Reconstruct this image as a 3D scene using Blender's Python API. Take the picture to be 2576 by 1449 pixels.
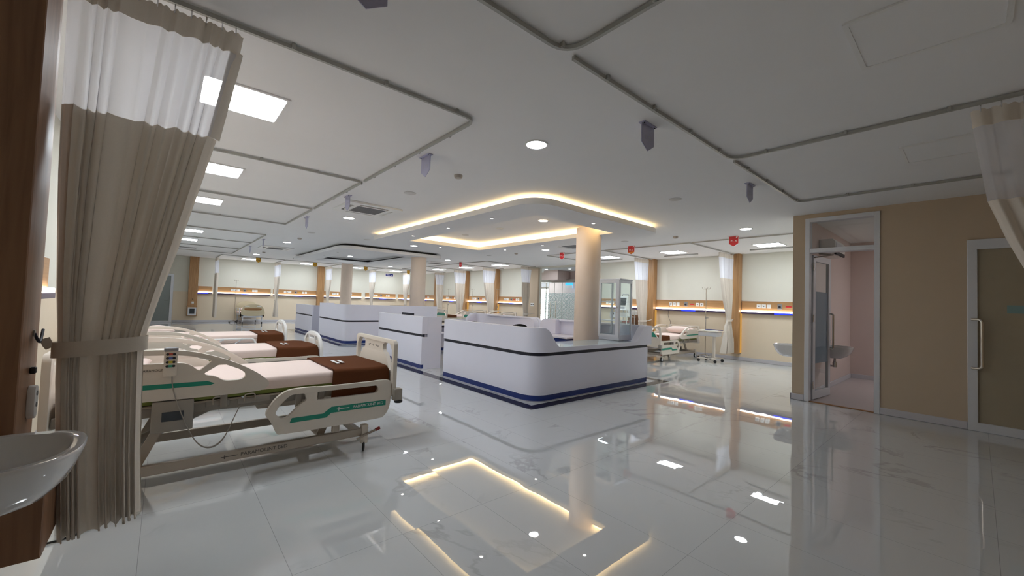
import bpy, bmesh, math, random
from mathutils import Vector, Matrix
from mathutils.geometry import tessellate_polygon

# ------------------------------------------------------------------ clear, camera, world, exposure
for o in list(bpy.data.objects):
    bpy.data.objects.remove(o, do_unlink=True)
SC = bpy.context.scene
COL = SC.collection
PI = math.pi
random.seed(7)

# the axes: +X runs away to the right, +Y away to the left, Z up; the camera stands over the origin
YAW, PITCH, ROLL, FPX = 0.859171, 0.034832, 0.034164, 1011.43
HC = 1.45
fw = Vector((math.cos(YAW) * math.cos(PITCH), math.sin(YAW) * math.cos(PITCH), math.sin(PITCH)))
rt = fw.cross(Vector((0, 0, 1))).normalized()
up = rt.cross(fw)
r2 = rt * math.cos(ROLL) + up * math.sin(ROLL)
u2 = -rt * math.sin(ROLL) + up * math.cos(ROLL)
cam_d = bpy.data.cameras.new('camera')
cam = bpy.data.objects.new('camera', cam_d)
COL.objects.link(cam)
M = Matrix((r2, u2, -fw)).transposed().to_4x4()
M.translation = Vector((0, 0, HC))
cam.matrix_world = M
cam_d.sensor_fit = 'HORIZONTAL'
cam_d.sensor_width = 36.0
cam_d.lens = 36.0 * FPX / 2576.0
cam_d.clip_start = 0.02
cam_d.clip_end = 200
SC.camera = cam

W = bpy.data.worlds.new('world')
SC.world = W
W.use_nodes = True
W.node_tree.nodes['Background'].inputs[0].default_value = (0.9, 0.95, 1.0, 1)
W.node_tree.nodes['Background'].inputs[1].default_value = 0.3
SC.view_settings.view_transform = 'Standard'
SC.view_settings.look = 'None'
SC.view_settings.gamma = 1.0
SC.view_settings.use_curve_mapping = False
SC.view_settings.exposure = 1.72
cy = SC.cycles
cy.max_bounces = 10
cy.diffuse_bounces = 6
cy.glossy_bounces = 4
cy.transmission_bounces = 6
cy.transparent_max_bounces = 12
cy.caustics_reflective = False
cy.caustics_refractive = False
cy.sample_clamp_indirect = 6.0
cy.use_denoising = True
cy.use_light_tree = True

# strengths of the lamps
E_PANEL, E_DOWN, E_SPOT, E_COVE, E_SHELF, E_WARM, E_DAY = 10.0, 36.0, 4.0, 3.2, 3.4, 0.18, 4.5

# ------------------------------------------------------------------ materials
MATS = {}


def mat(name, col, rough=0.5, metal=0.0, var=0.0, scale=8.0, spec=None, coat=0.0, bump=0.0, bscale=60.0):
    m = bpy.data.materials.new(name)
    m.use_nodes = True
    nt = m.node_tree
    b = nt.nodes['Principled BSDF']
    b.inputs['Base Color'].default_value = (*col, 1)
    b.inputs['Roughness'].default_value = rough
    b.inputs['Metallic'].default_value = metal
    if spec is not None:
        b.inputs['Specular IOR Level'].default_value = spec
    if coat:
        b.inputs['Coat Weight'].default_value = coat
        b.inputs['Coat Roughness'].default_value = 0.05
    if var or bump:
        tc = nt.nodes.new('ShaderNodeTexCoord')
    if var:
        nz = nt.nodes.new('ShaderNodeTexNoise')
        nz.inputs['Scale'].default_value = scale
        nz.inputs['Detail'].default_value = 4
        nt.links.new(tc.outputs['Object'], nz.inputs['Vector'])
        mx = nt.nodes.new('ShaderNodeMix')
        mx.data_type = 'RGBA'
        mx.inputs[6].default_value = (*[c * (1 - var) for c in col], 1)
        mx.inputs[7].default_value = (*[min(1, c * (1 + var)) for c in col], 1)
        nt.links.new(nz.outputs['Fac'], mx.inputs[0])
        nt.links.new(mx.outputs[2], b.inputs['Base Color'])
    if bump:
        n2 = nt.nodes.new('ShaderNodeTexNoise')
        n2.inputs['Scale'].default_value = bscale
        nt.links.new(tc.outputs['Object'], n2.inputs['Vector'])
        bp = nt.nodes.new('ShaderNodeBump')
        bp.inputs['Strength'].default_value = bump
        bp.inputs['Distance'].default_value = 0.01
        nt.links.new(n2.outputs['Fac'], bp.inputs['Height'])
        nt.links.new(bp.outputs['Normal'], b.inputs['Normal'])
    MATS[name] = m
    return m


def emit(name, col, strength):
    m = bpy.data.materials.new(name)
    m.use_nodes = True
    nt = m.node_tree
    nt.nodes.remove(nt.nodes['Principled BSDF'])
    e = nt.nodes.new('ShaderNodeEmission')
    e.inputs[0].default_value = (*col, 1)
    e.inputs[1].default_value = strength
    nt.links.new(e.outputs[0], nt.nodes['Material Output'].inputs[0])
    MATS[name] = m
    return m


def wood(name, dark, light, rough=0.42, axis='Z', sc=1.0):
    m = bpy.data.materials.new(name)
    m.use_nodes = True
    nt = m.node_tree
    b = nt.nodes['Principled BSDF']
    tc = nt.nodes.new('ShaderNodeTexCoord')
    mp = nt.nodes.new('ShaderNodeMapping')
    s = {'X': (1.2, 18, 18), 'Y': (18, 1.2, 18), 'Z': (18, 18, 1.2)}[axis]
    mp.inputs['Scale'].default_value = [v * sc for v in s]
    nz = nt.nodes.new('ShaderNodeTexNoise')
    nz.inputs['Scale'].default_value = 1.6
    nz.inputs['Detail'].default_value = 6
    nz.inputs['Distortion'].default_value = 0.6
    cr = nt.nodes.new('ShaderNodeValToRGB')
    cr.color_ramp.elements[0].position = 0.32
    cr.color_ramp.elements[0].color = (*dark, 1)
    cr.color_ramp.elements[1].position = 0.68
    cr.color_ramp.elements[1].color = (*light, 1)
    nt.links.new(tc.outputs['Object'], mp.inputs[0])
    nt.links.new(mp.outputs[0], nz.inputs['Vector'])
    nt.links.new(nz.outputs['Fac'], cr.inputs[0])
    nt.links.new(cr.outputs[0], b.inputs['Base Color'])
    b.inputs['Roughness'].default_value = rough
    MATS[name] = m
    return m


def glass(name, tint=(0.95, 0.98, 0.98), clear=0.86, rough=0.02):
    m = bpy.data.materials.new(name)
    m.use_nodes = True
    nt = m.node_tree
    nt.nodes.remove(nt.nodes['Principled BSDF'])
    t = nt.nodes.new('ShaderNodeBsdfTransparent')
    t.inputs[0].default_value = (*tint, 1)
    g = nt.nodes.new('ShaderNodeBsdfGlossy')
    g.inputs['Roughness'].default_value = rough
    g.inputs[0].default_value = (0.9, 0.95, 0.95, 1)
    lw = nt.nodes.new('ShaderNodeLayerWeight')
    lw.inputs['Blend'].default_value = 0.5
    pw = nt.nodes.new('ShaderNodeMath')
    pw.operation = 'POWER'
    nt.links.new(lw.outputs['Facing'], pw.inputs[0])
    pw.inputs[1].default_value = 4.0
    fr = nt.nodes.new('ShaderNodeMath')
    fr.operation = 'MULTIPLY_ADD'
    nt.links.new(pw.outputs[0], fr.inputs[0])
    fr.inputs[1].default_value = 0.5
    fr.inputs[2].default_value = 0.03
    mx = nt.nodes.new('ShaderNodeMixShader')
    nt.links.new(fr.outputs[0], mx.inputs[0])
    nt.links.new(t.outputs[0], mx.inputs[1])
    nt.links.new(g.outputs[0], mx.inputs[2])
    nt.links.new(mx.outputs[0], nt.nodes['Material Output'].inputs[0])
    MATS[name] = m
    return m


def sheer(name, col, clear=0.4):
    m = bpy.data.materials.new(name)
    m.use_nodes = True
    nt = m.node_tree
    nt.nodes.remove(nt.nodes['Principled BSDF'])
    t = nt.nodes.new('ShaderNodeBsdfTransparent')
    d = nt.nodes.new('ShaderNodeBsdfDiffuse')
    d.inputs[0].default_value = (*col, 1)
    tl = nt.nodes.new('ShaderNodeBsdfTranslucent')
    tl.inputs[0].default_value = (*col, 1)
    a = nt.nodes.new('ShaderNodeMixShader')
    a.inputs[0].default_value = 0.5
    nt.links.new(d.outputs[0], a.inputs[1])
    nt.links.new(tl.outputs[0], a.inputs[2])
    b = nt.nodes.new('ShaderNodeMixShader')
    b.inputs[0].default_value = clear
    nt.links.new(a.outputs[0], b.inputs[1])
    nt.links.new(t.outputs[0], b.inputs[2])
    nt.links.new(b.outputs[0], nt.nodes['Material Output'].inputs[0])
    MATS[name] = m
    return m


def cloth(name, col, through=0.25, var=0.06, scale=120):
    m = mat(name, col, 0.9, var=var, scale=scale, spec=0.15)
    nt = m.node_tree
    b = nt.nodes['Principled BSDF']
    tl = nt.nodes.new('ShaderNodeBsdfTranslucent')
    tl.inputs[0].default_value = (*col, 1)
    mx = nt.nodes.new('ShaderNodeMixShader')
    mx.inputs[0].default_value = through
    nt.links.new(b.outputs[0], mx.inputs[1])
    nt.links.new(tl.outputs[0], mx.inputs[2])
    nt.links.new(mx.outputs[0], nt.nodes['Material Output'].inputs[0])
    return m


def floor_material(name, col, vein, rough=0.012, tiles=True):
    m = bpy.data.materials.new(name)
    m.use_nodes = True
    nt = m.node_tree
    N, L = nt.nodes.new, nt.links.new
    b = nt.nodes['Principled BSDF']
    geo = N('ShaderNodeNewGeometry')
    sep = N('ShaderNodeSeparateXYZ')
    L(geo.outputs['Position'], sep.inputs[0])

    def math_(op, a, bb=None, c=None):
        n = N('ShaderNodeMath')
        n.operation = op
        for i, v in enumerate((a, bb, c)):
            if v is None:
                continue
            if isinstance(v, (int, float)):
                n.inputs[i].default_value = v
            else:
                L(v, n.inputs[i])
        return n.outputs[0]
    tx = math_('DIVIDE', math_('SUBTRACT', sep.outputs[0], 0.57), 0.61)
    ty = math_('DIVIDE', math_('SUBTRACT', sep.outputs[1], 2.32), 1.2)
    fx, fy = math_('FLOOR', tx), math_('FLOOR', ty)
    cell = N('ShaderNodeCombineXYZ')
    L(fx, cell.inputs[0])
    L(fy, cell.inputs[1])
    wn = N('ShaderNodeTexWhiteNoise')
    wn.noise_dimensions = '3D'
    L(cell.outputs[0], wn.inputs['Vector'])
    # distance to the nearest joint, in metres
    dx = math_('MULTIPLY', math_('SUBTRACT', 0.5, math_('ABSOLUTE', math_('SUBTRACT', math_('FRACT', tx), 0.5))), 0.61)
    dy = math_('MULTIPLY', math_('SUBTRACT', 0.5, math_('ABSOLUTE', math_('SUBTRACT', math_('FRACT', ty), 0.5))), 1.2)
    joint = math_('LESS_THAN', math_('MINIMUM', dx, dy), 0.0014)
    # veins: each tile samples its own stretch of the noise
    off = N('ShaderNodeVectorMath')
    off.operation = 'MULTIPLY_ADD'
    L(wn.outputs['Color'], off.inputs[0])
    off.inputs[1].default_value = (3, 3, 3)
    L(geo.outputs['Position'], off.inputs[2])
    nz = N('ShaderNodeTexNoise')
    nz.inputs['Scale'].default_value = 0.75
    nz.inputs['Detail'].default_value = 7
    nz.inputs['Roughness'].default_value = 0.55
    nz.inputs['Distortion'].default_value = 1.4
    L(off.outputs[0], nz.inputs['Vector'])
    v = math_('ABSOLUTE', math_('SUBTRACT', nz.outputs['Fac'], 0.5))
    line = N('ShaderNodeMapRange')
    line.interpolation_type = 'SMOOTHSTEP'
    L(v, line.inputs[0])
    line.inputs[1].default_value = 0.0
    line.inputs[2].default_value = 0.022
    line.inputs[3].default_value = 1.0
    line.inputs[4].default_value = 0.0
    n3 = N('ShaderNodeTexNoise')
    n3.inputs['Scale'].default_value = 0.9
    L(off.outputs[0], n3.inputs['Vector'])
    gate = N('ShaderNodeMapRange')
    L(n3.outputs['Fac'], gate.inputs[0])
    gate.inputs[1].default_value = 0.52
    gate.inputs[2].default_value = 0.66
    va = math_('MULTIPLY', line.outputs[0], gate.outputs[0])
    mx = N('ShaderNodeMix')
    mx.data_type = 'RGBA'
    mx.inputs[6].default_value = (*col, 1)
    mx.inputs[7].default_value = (*vein, 1)
    L(va, mx.inputs[0])
    src = mx.outputs[2]
    if tiles:
        m2 = N('ShaderNodeMix')
        m2.data_type = 'RGBA'
        L(src, m2.inputs[6])
        m2.inputs[7].default_value = (*[c * 0.6 for c in col], 1)
        L(joint, m2.inputs[0])
        src = m2.outputs[2]
    L(src, b.inputs['Base Color'])
    b.inputs['Roughness'].default_value = rough
    b.inputs['IOR'].default_value = 2.5
    # every tile lies a hair off level and its polish is a little wavy
    wv = N('ShaderNodeTexNoise')
    wv.inputs['Scale'].default_value = 5.0
    wv.inputs['Detail'].default_value = 2
    L(geo.outputs['Position'], wv.inputs['Vector'])
    a = N('ShaderNodeVectorMath')
    a.operation = 'SUBTRACT'
    L(wn.outputs['Color'], a.inputs[0])
    a.inputs[1].default_value = (0.5, 0.5, 0.5)
    a2 = N('ShaderNodeVectorMath')
    a2.operation = 'SCALE'
    L(a.outputs[0], a2.inputs[0])
    a2.inputs['Scale'].default_value = 0.010 if tiles else 0
    c = N('ShaderNodeVectorMath')
    c.operation = 'SUBTRACT'
    L(wv.outputs['Color'], c.inputs[0])
    c.inputs[1].default_value = (0.5, 0.5, 0.5)
    c2 = N('ShaderNodeVectorMath')
    c2.operation = 'SCALE'
    L(c.outputs[0], c2.inputs[0])
    c2.inputs['Scale'].default_value = 0.006
    s1 = N('ShaderNodeVectorMath')
    L(a2.outputs[0], s1.inputs[0])
    L(c2.outputs[0], s1.inputs[1])
    s2 = N('ShaderNodeVectorMath')
    L(s1.outputs[0], s2.inputs[0])
    L(geo.outputs['Normal'], s2.inputs[1])
    nn = N('ShaderNodeVectorMath')
    nn.operation = 'NORMALIZE'
    L(s2.outputs[0], nn.inputs[0])
    L(nn.outputs[0], b.inputs['Normal'])
    MATS[name] = m
    return m


def frosted_film(name):
    """Etched film on clear glass: discs and scrolls left clear in a milky ground."""
    m = bpy.data.materials.new(name)
    m.use_nodes = True
    nt = m.node_tree
    N, L = nt.nodes.new, nt.links.new
    nt.nodes.remove(nt.nodes['Principled BSDF'])
    tc = N('ShaderNodeTexCoord')
    vo = N('ShaderNodeTexVoronoi')
    vo.inputs['Scale'].default_value = 5.5
    vo.inputs['Randomness'].default_value = 0.25
    L(tc.outputs['Object'], vo.inputs['Vector'])
    mm = N('ShaderNodeMath')
    mm.operation = 'PINGPONG'
    L(vo.outputs['Distance'], mm.inputs[0])
    mm.inputs[1].default_value = 0.17
    gt = N('ShaderNodeMath')
    gt.operation = 'GREATER_THAN'
    L(mm.outputs[0], gt.inputs[0])
    gt.inputs[1].default_value = 0.10
    mr = N('ShaderNodeMapRange')
    L(gt.outputs[0], mr.inputs[0])
    mr.inputs[3].default_value = 0.25
    mr.inputs[4].default_value = 0.8
    d = N('ShaderNodeBsdfDiffuse')
    d.inputs[0].default_value = (0.62, 0.70, 0.70, 1)
    tl = N('ShaderNodeBsdfTranslucent')
    tl.inputs[0].default_value = (0.62, 0.70, 0.70, 1)
    ad = N('ShaderNodeMixShader')
    ad.inputs[0].default_value = 0.5
    L(d.outputs[0], ad.inputs[1])
    L(tl.outputs[0], ad.inputs[2])
    t = N('ShaderNodeBsdfTransparent')
    mx = N('ShaderNodeMixShader')
    L(mr.outputs[0], mx.inputs[0])
    L(t.outputs[0], mx.inputs[1])
    L(ad.outputs[0], mx.inputs[2])
    L(mx.outputs[0], nt.nodes['Material Output'].inputs[0])
    MATS[name] = m
    return m


m_floor = floor_material('floor_marble', (0.58, 0.60, 0.61), (0.44, 0.45, 0.45))
m_border = floor_material('border_marble', (0.022, 0.018, 0.018), (0.10, 0.09, 0.09), 0.06, tiles=False)
m_vinyl = mat('vinyl_floor', (0.50, 0.44, 0.44), 0.45, var=0.05, scale=30)
m_ceil = mat('ceiling_paint', (0.83, 0.83, 0.835), 0.9, var=0.02, scale=2)
m_wall = mat('wall_cream', (0.73, 0.72, 0.64), 0.75, var=0.02, scale=3, bump=0.05, bscale=200)
m_wall_lo = mat('wall_peach', (0.77, 0.66, 0.51), 0.7, var=0.02, scale=3)
m_wall_tan = mat('wall_tan', (0.52, 0.42, 0.31), 0.75, var=0.03, scale=4, bump=0.05, bscale=200)
m_wall_pink = mat('wall_pink_cream', (0.62, 0.51, 0.48), 0.7, var=0.02, scale=3)
m_base = mat('baseboard_grey', (0.55, 0.54, 0.58), 0.4)
m_col = mat('column_peach', (0.80, 0.67, 0.56), 0.7, var=0.03, scale=5)
m_wood = wood('wood_oak', (0.34, 0.18, 0.075), (0.46, 0.26, 0.115))
m_woodh = wood('wood_oak_level', (0.36, 0.19, 0.08), (0.47, 0.27, 0.12), axis='Y')
m_woodx = wood('wood_oak_far', (0.36, 0.19, 0.08), (0.47, 0.27, 0.12), axis='X')
m_woodd = wood('wood_brown_shaded', (0.20, 0.10, 0.052), (0.29, 0.15, 0.08))  # brown of the bin; on the near pillar, shade put into the wood colour
m_cnt = mat('counter_laminate', (0.79, 0.79, 0.90), 0.38, var=0.015, scale=4)
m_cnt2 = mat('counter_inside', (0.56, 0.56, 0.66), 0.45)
m_navy = mat('navy_stripe', (0.014, 0.035, 0.19), 0.25)
m_black = mat('black_groove', (0.006, 0.007, 0.02), 0.5)
m_white = mat('white_plastic', (0.80, 0.80, 0.79), 0.35)
m_cream = mat('bed_cream_plastic', (0.68, 0.62, 0.54), 0.38, var=0.02, scale=20)
m_grey = mat('grey_plastic', (0.30, 0.275, 0.24), 0.45, var=0.05, scale=20)
m_steelb = mat('bed_steel', (0.42, 0.365, 0.30), 0.38, 0.15)
m_teal = mat('teal_stripe', (0.012, 0.25, 0.17), 0.4)
m_green = mat('olive_mattress', (0.20, 0.24, 0.05), 0.8, var=0.1, scale=40)
m_sheet = cloth('pink_sheet', (0.80, 0.66, 0.605), 0.0, 0.03, 60)
m_blank = cloth('brown_blanket', (0.23, 0.085, 0.038), 0.0, 0.12, 200)
m_curt = cloth('curtain_cloth', (0.70, 0.64, 0.565), 0.08, 0.05, 150)
m_sheer = sheer('curtain_mesh', (0.78, 0.78, 0.82), 0.34)
m_sheer2 = sheer('curtain_mesh_far', (0.86, 0.88, 0.95), 0.12)
m_track = mat('track_aluminium', (0.42, 0.42, 0.39), 0.4, 0.3)
m_alu = mat('aluminium_frame', (0.66, 0.68, 0.73), 0.35, 0.2)
m_steel = mat('stainless_steel', (0.62, 0.58, 0.52), 0.2, 1.0)
m_glass = glass('clear_glass')
m_frost = mat('frosted_glass', (0.36, 0.31, 0.225), 0.3, var=0.05, scale=6)
m_film = frosted_film('etched_film')
m_ceram = mat('white_ceramic', (0.66, 0.66, 0.67), 0.07, coat=0.5)
m_red = mat('sign_red', (0.58, 0.014, 0.025), 0.35)
m_yel = mat('sign_yellow', (0.62, 0.34, 0.02), 0.4)
m_signb = mat('sign_back', (0.44, 0.44, 0.60), 0.3)
m_signw = mat('sign_white_edge', (0.85, 0.80, 0.80), 0.4)
m_blue = mat('sign_blue', (0.012, 0.025, 0.20), 0.35)
m_rubber = mat('black_rubber', (0.02, 0.02, 0.02), 0.5)
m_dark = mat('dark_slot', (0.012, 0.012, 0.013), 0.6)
m_grille = mat('grey_grille', (0.26, 0.26, 0.27), 0.6)
m_text = mat('lettering_dark', (0.09, 0.08, 0.07), 0.5)
m_textw = mat('lettering_pale', (0.78, 0.76, 0.74), 0.5)
m_tealst = mat('teal_sticker', (0.20, 0.32, 0.32), 0.5)
m_bluep = mat('pale_blue_plastic', (0.18, 0.34, 0.58), 0.4)
m_bedgrn = mat('bed_khaki_board', (0.60, 0.52, 0.35), 0.4)
m_bedbrn = mat('bed_brown_inset', (0.32, 0.15, 0.055), 0.4)
m_chrome = mat('chrome', (0.75, 0.75, 0.76), 0.12, 1.0)
m_screen = mat('dark_screen', (0.045, 0.055, 0.065), 0.15)
m_shelfb = mat('shelf_fascia', (0.05, 0.03, 0.10), 0.3)

e_panel = emit('light_panel', (0.88, 0.945, 1.0), E_PANEL)
e_down = emit('light_downlight', (0.87, 0.92, 1.0), E_DOWN)
e_spot = emit('light_spot', (1.0, 0.95, 0.88), E_SPOT)
e_cove = emit('light_cove_warm', (1.0, 0.70, 0.32), E_COVE)
e_shelf = emit('light_shelf', (1.0, 0.95, 0.88), E_SHELF)
e_warm = emit('light_warm_edge', (1.0, 0.52, 0.12), E_WARM)
e_night = emit('light_night_blue', (0.025, 0.045, 1.0), 0.6)
e_day = emit('daylight', (0.92, 0.97, 1.0), E_DAY)
e_bsign = emit('lit_blue_sign', (0.03, 0.28, 0.80), 0.8)

# ------------------------------------------------------------------ mesh building


class MB:
    def __init__(self):
        self.bm = bmesh.new()

    def box(self, x0, x1, y0, y1, z0, z1, bev=0.0, seg=2):
        x0, x1 = min(x0, x1), max(x0, x1)
        y0, y1 = min(y0, y1), max(y0, y1)
        z0, z1 = min(z0, z1), max(z0, z1)
        v = [self.bm.verts.new(p) for p in ((x0, y0, z0), (x1, y0, z0), (x1, y1, z0), (x0, y1, z0), (x0, y0, z1), (x1, y0, z1), (x1, y1, z1), (x0, y1, z1))]
        f = [self.bm.faces.new([v[i] for i in q]) for q in ((3, 2, 1, 0), (4, 5, 6, 7), (0, 1, 5, 4), (1, 2, 6, 5), (2, 3, 7, 6), (3, 0, 4, 7))]
        if bev > 0:
            es = list({e for g in f for e in g.edges})
            bmesh.ops.bevel(self.bm, geom=es, offset=bev, segments=seg, profile=0.5, affect='EDGES', clamp_overlap=True)
        return self

    def prism(self, outer, holes=(), t0=0.0, t1=0.01, plane='XZ', bev=0.0, seg=2):
        """A plate: a flat outline with holes, given thickness. plane XZ: (a,b)->(a,t,b); YZ: (t,a,b); XY: (a,b,t)."""
        def P(a, b, t):
            return {'XZ': (a, t, b), 'YZ': (t, a, b), 'XY': (a, b, t)}[plane]
        loops = [list(outer)] + [list(h) for h in holes]
        tris = tessellate_polygon([[Vector((a, b, 0)) for a, b in lp] for lp in loops])
        flat = [p for lp in loops for p in lp]
        lo = [self.bm.verts.new(P(a, b, t0)) for a, b in flat]
        hi = [self.bm.verts.new(P(a, b, t1)) for a, b in flat]
        caps = []
        for t in tris:
            try:
                caps.append(self.bm.faces.new([lo[i] for i in t]))
                caps.append(self.bm.faces.new([hi[i] for i in reversed(t)]))
            except ValueError:
                pass
        n, rim = 0, []
        for lp in loops:
            k = len(lp)
            for i in range(k):
                a, b = n + i, n + (i + 1) % k
                self.bm.faces.new((lo[a], lo[b], hi[b], hi[a]))
                rim += [(lo[a], lo[b]), (hi[a], hi[b])]
            n += k
        bmesh.ops.recalc_face_normals(self.bm, faces=self.bm.faces[:])
        if bev > 0:
            es = [e for e in (self.bm.edges.get(q) for q in rim) if e]
            bmesh.ops.bevel(self.bm, geom=es, offset=bev, segments=seg, profile=0.5, affect='EDGES', clamp_overlap=True)
        return self

    def tube(self, pts, r, seg=8, closed=False, sq=None, cap=True):
        """A round tube along pts, or with sq=(w,h) a bar of that section kept upright."""
        pts = [Vector(p) for p in pts]
        n = len(pts)
        rings = []
        up = Vector((0, 0, 1))
        prev = None
        for i, p in enumerate(pts):
            if closed:
                d = (pts[(i + 1) % n] - pts[i - 1]).normalized()
            else:
                d = (pts[min(i + 1, n - 1)] - pts[max(i - 1, 0)]).normalized()
            if prev is None:
                a = d.cross(up)
                if a.length < 1e-3:
                    a = d.cross(Vector((1, 0, 0)))
            else:
                a = prev - d * prev.dot(d)
                if a.length < 1e-4:
                    a = d.cross(up)
            a.normalize()
            prev = a
            b = a.cross(d)
            ring = []
            if sq:
                a2 = d.cross(up)
                a2 = a2.normalized() if a2.length > 1e-3 else a
                b2 = a2.cross(d)
                k = 1.0
                if 0 < i < n - 1 or closed:
                    q0 = (pts[i] - pts[i - 1]).normalized()
                    k = 1.0 / max(0.5, q0.dot(d))
                for sa, sb in ((-1, -1), (1, -1), (1, 1), (-1, 1)):
                    ring.append(self.bm.verts.new(p + a2 * sa * sq[0] / 2 * k + b2 * sb * sq[1] / 2))
            else:
                rr = r[i] if isinstance(r, (list, tuple)) else r
                for j in range(seg):
                    t = 2 * PI * j / seg
                    ring.append(self.bm.verts.new(p + a * math.cos(t) * rr + b * math.sin(t) * rr))
            rings.append(ring)
        m = len(rings[0])
        for i in range(n if closed else n - 1):
            A, B = rings[i], rings[(i + 1) % n]
            for j in range(m):
                self.bm.faces.new((A[j], A[(j + 1) % m], B[(j + 1) % m], B[j]))
        if cap and not closed:
            self.bm.faces.new(rings[0])
            self.bm.faces.new(rings[-1][::-1])
        bmesh.ops.recalc_face_normals(self.bm, faces=self.bm.faces[:])
        return self

    def cyl(self, p0, p1, r, seg=20):
        return self.tube([p0, p1], r, seg)

    def lathe(self, prof, c=(0, 0, 0), seg=28, axis='Z'):
        """prof: (radius, height) pairs turned about an axis through c."""
        rings = []
        for r, h in prof:
            ring = []
            for j in range(seg):
                t = 2 * PI * j / seg
                x, y = r * math.cos(t), r * math.sin(t)
                q = {'Z': (x, y, h), 'X': (h, x, y), 'Y': (x, h, y)}[axis]
                ring.append(self.bm.verts.new((c[0] + q[0], c[1] + q[1], c[2] + q[2])))
            rings.append(ring)
        for A, B in zip(rings, rings[1:]):
            for j in range(seg):
                self.bm.faces.new((A[j], A[(j + 1) % seg], B[(j + 1) % seg], B[j]))
        self.bm.faces.new(rings[0][::-1])
        self.bm.faces.new(rings[-1])
        bmesh.ops.recalc_face_normals(self.bm, faces=self.bm.faces[:])
        return self

    def grid(self, f, nu, nv, thick=0.0):
        vs = [[self.bm.verts.new(f(i / nu, j / nv)) for j in range(nv + 1)] for i in range(nu + 1)]
        fs = []
        for i in range(nu):
            for j in range(nv):
                fs.append(self.bm.faces.new((vs[i][j], vs[i + 1][j], vs[i + 1][j + 1], vs[i][j + 1])))
        if thick:
            bmesh.ops.solidify(self.bm, geom=fs, thickness=thick)
        return self

    def quad(self, *pts):
        self.bm.faces.new([self.bm.verts.new(p) for p in pts])
        return self

    def xf(self, mtx):
        bmesh.ops.transform(self.bm, matrix=mtx, verts=self.bm.verts[:])
        return self


def smooth(pts, it=2, closed=True):
    for _ in range(it):
        q = []
        n = len(pts)
        for i in range(n if closed else n - 1):
            a, b = pts[i], pts[(i + 1) % n]
            q.append(tuple(a[k] * 0.75 + b[k] * 0.25 for k in range(len(a))))
            q.append(tuple(a[k] * 0.25 + b[k] * 0.75 for k in range(len(a))))
        if not closed:
            q = [pts[0]] + q + [pts[-1]]
        pts = q
    return pts


def corners(pts, r, n=4):
    """A closed outline with its corners rounded to about r."""
    out = []
    m = len(pts)
    for i in range(m):
        a, b, c = Vector(pts[i - 1]), Vector(pts[i]), Vector(pts[(i + 1) % m])
        k = min(r, (a - b).length * 0.45, (c - b).length * 0.45)
        p0, p1 = b + (a - b).normalized() * k, b + (c - b).normalized() * k
        for j in range(n + 1):
            t = j / n
            out.append(tuple(p0 * (1 - t) ** 2 + b * 2 * t * (1 - t) + p1 * t * t))
    return out


def rrect(x0, x1, y0, y1, r, n=6):
    """Rounded rectangle; r is one radius or four (x0y0, x1y0, x1y1, x0y1)."""
    r = r if isinstance(r, (list, tuple)) else (r,) * 4
    out = []
    for (cx, cy, a), rr in zip(((x0, y0, PI), (x1, y0, 1.5 * PI), (x1, y1, 0), (x0, y1, 0.5 * PI)), r):
        if rr <= 0:
            out.append((cx, cy))
            continue
        ox = cx + (rr if cx == x0 else -rr)
        oy = cy + (rr if cy == y0 else -rr)
        for i in range(n + 1):
            t = a + 0.5 * PI * i / n
            out.append((ox + rr * math.cos(t), oy + rr * math.sin(t)))
    return out


def arc_path(pts, r, n=6):
    """Round the inner corners of an open 3D path."""
    pts = [Vector(p) for p in pts]
    out = [pts[0]]
    for a, b, c in zip(pts, pts[1:], pts[2:]):
        u, v = (a - b).normalized(), (c - b).normalized()
        for i in range(n + 1):
            t = i / n
            p0, p1 = b + u * r, b + v * r
            out.append(p0 * (1 - t) ** 2 + b * 2 * t * (1 - t) + p1 * t * t)
    out.append(pts[-1])
    return out


OFF = {}


def obj(name, mb, m, parent=None, shade=0.6):
    me = bpy.data.meshes.new(name)
    bm = mb.bm
    off = OFF.get(parent.name, Vector((0, 0, 0))) if parent else Vector((0, 0, 0))
    if off.length:
        bmesh.ops.translate(bm, vec=-off, verts=bm.verts[:])
    bm.normal_update()
    for f in bm.faces:
        f.smooth = True
    for e in bm.edges:
        if len(e.link_faces) == 2:
            e.smooth = e.calc_face_angle(0.0) < shade
        else:
            e.smooth = True
    bm.to_mesh(me)
    bm.free()
    me.materials.append(MATS[m] if isinstance(m, str) else m)
    o = bpy.data.objects.new(name, me)
    COL.objects.link(o)
    if parent is not None:
        o.parent = parent
        OFF[o.name] = off
    return o


def tag(o, label=None, cat=None, group=None, kind=None):
    if label:
        o['label'] = label
    if cat:
        o['category'] = cat
    if group:
        o['group'] = group
    if kind:
        o['kind'] = kind
    return o


def thing(name, label, cat, loc=(0, 0, 0), rz=0.0, group=None, world=False):
    """An Empty at the base of a thing. world=True: its parts are given in room coordinates."""
    o = bpy.data.objects.new(name, None)
    o.empty_display_size = 0.1
    COL.objects.link(o)
    o.location = loc
    o.rotation_euler = (0, 0, rz)
    OFF[o.name] = Vector(loc) if world else Vector((0, 0, 0))
    return tag(o, label, cat, group)


def single(name, mb, m, label, cat, loc=(0, 0, 0), group=None):
    """A thing that is one mesh, given in room coordinates."""
    bmesh.ops.translate(mb.bm, vec=-Vector(loc), verts=mb.bm.verts[:])
    o = obj(name, mb, m)
    o.location = loc
    return tag(o, label, cat, group)


def struct(name, mb, m, parent=None, label=None):
    o = obj(name, mb, m, parent)
    if parent is None:
        tag(o, label, None, None, 'structure')
        if label:
            o['category'] = name.split('_')[0]
    return o


def sroot(name, loc, label=None):
    o = thing(name, label, name.split('_')[0] if label else None, loc, world=True)
    o['kind'] = 'structure'
    return o


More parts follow.
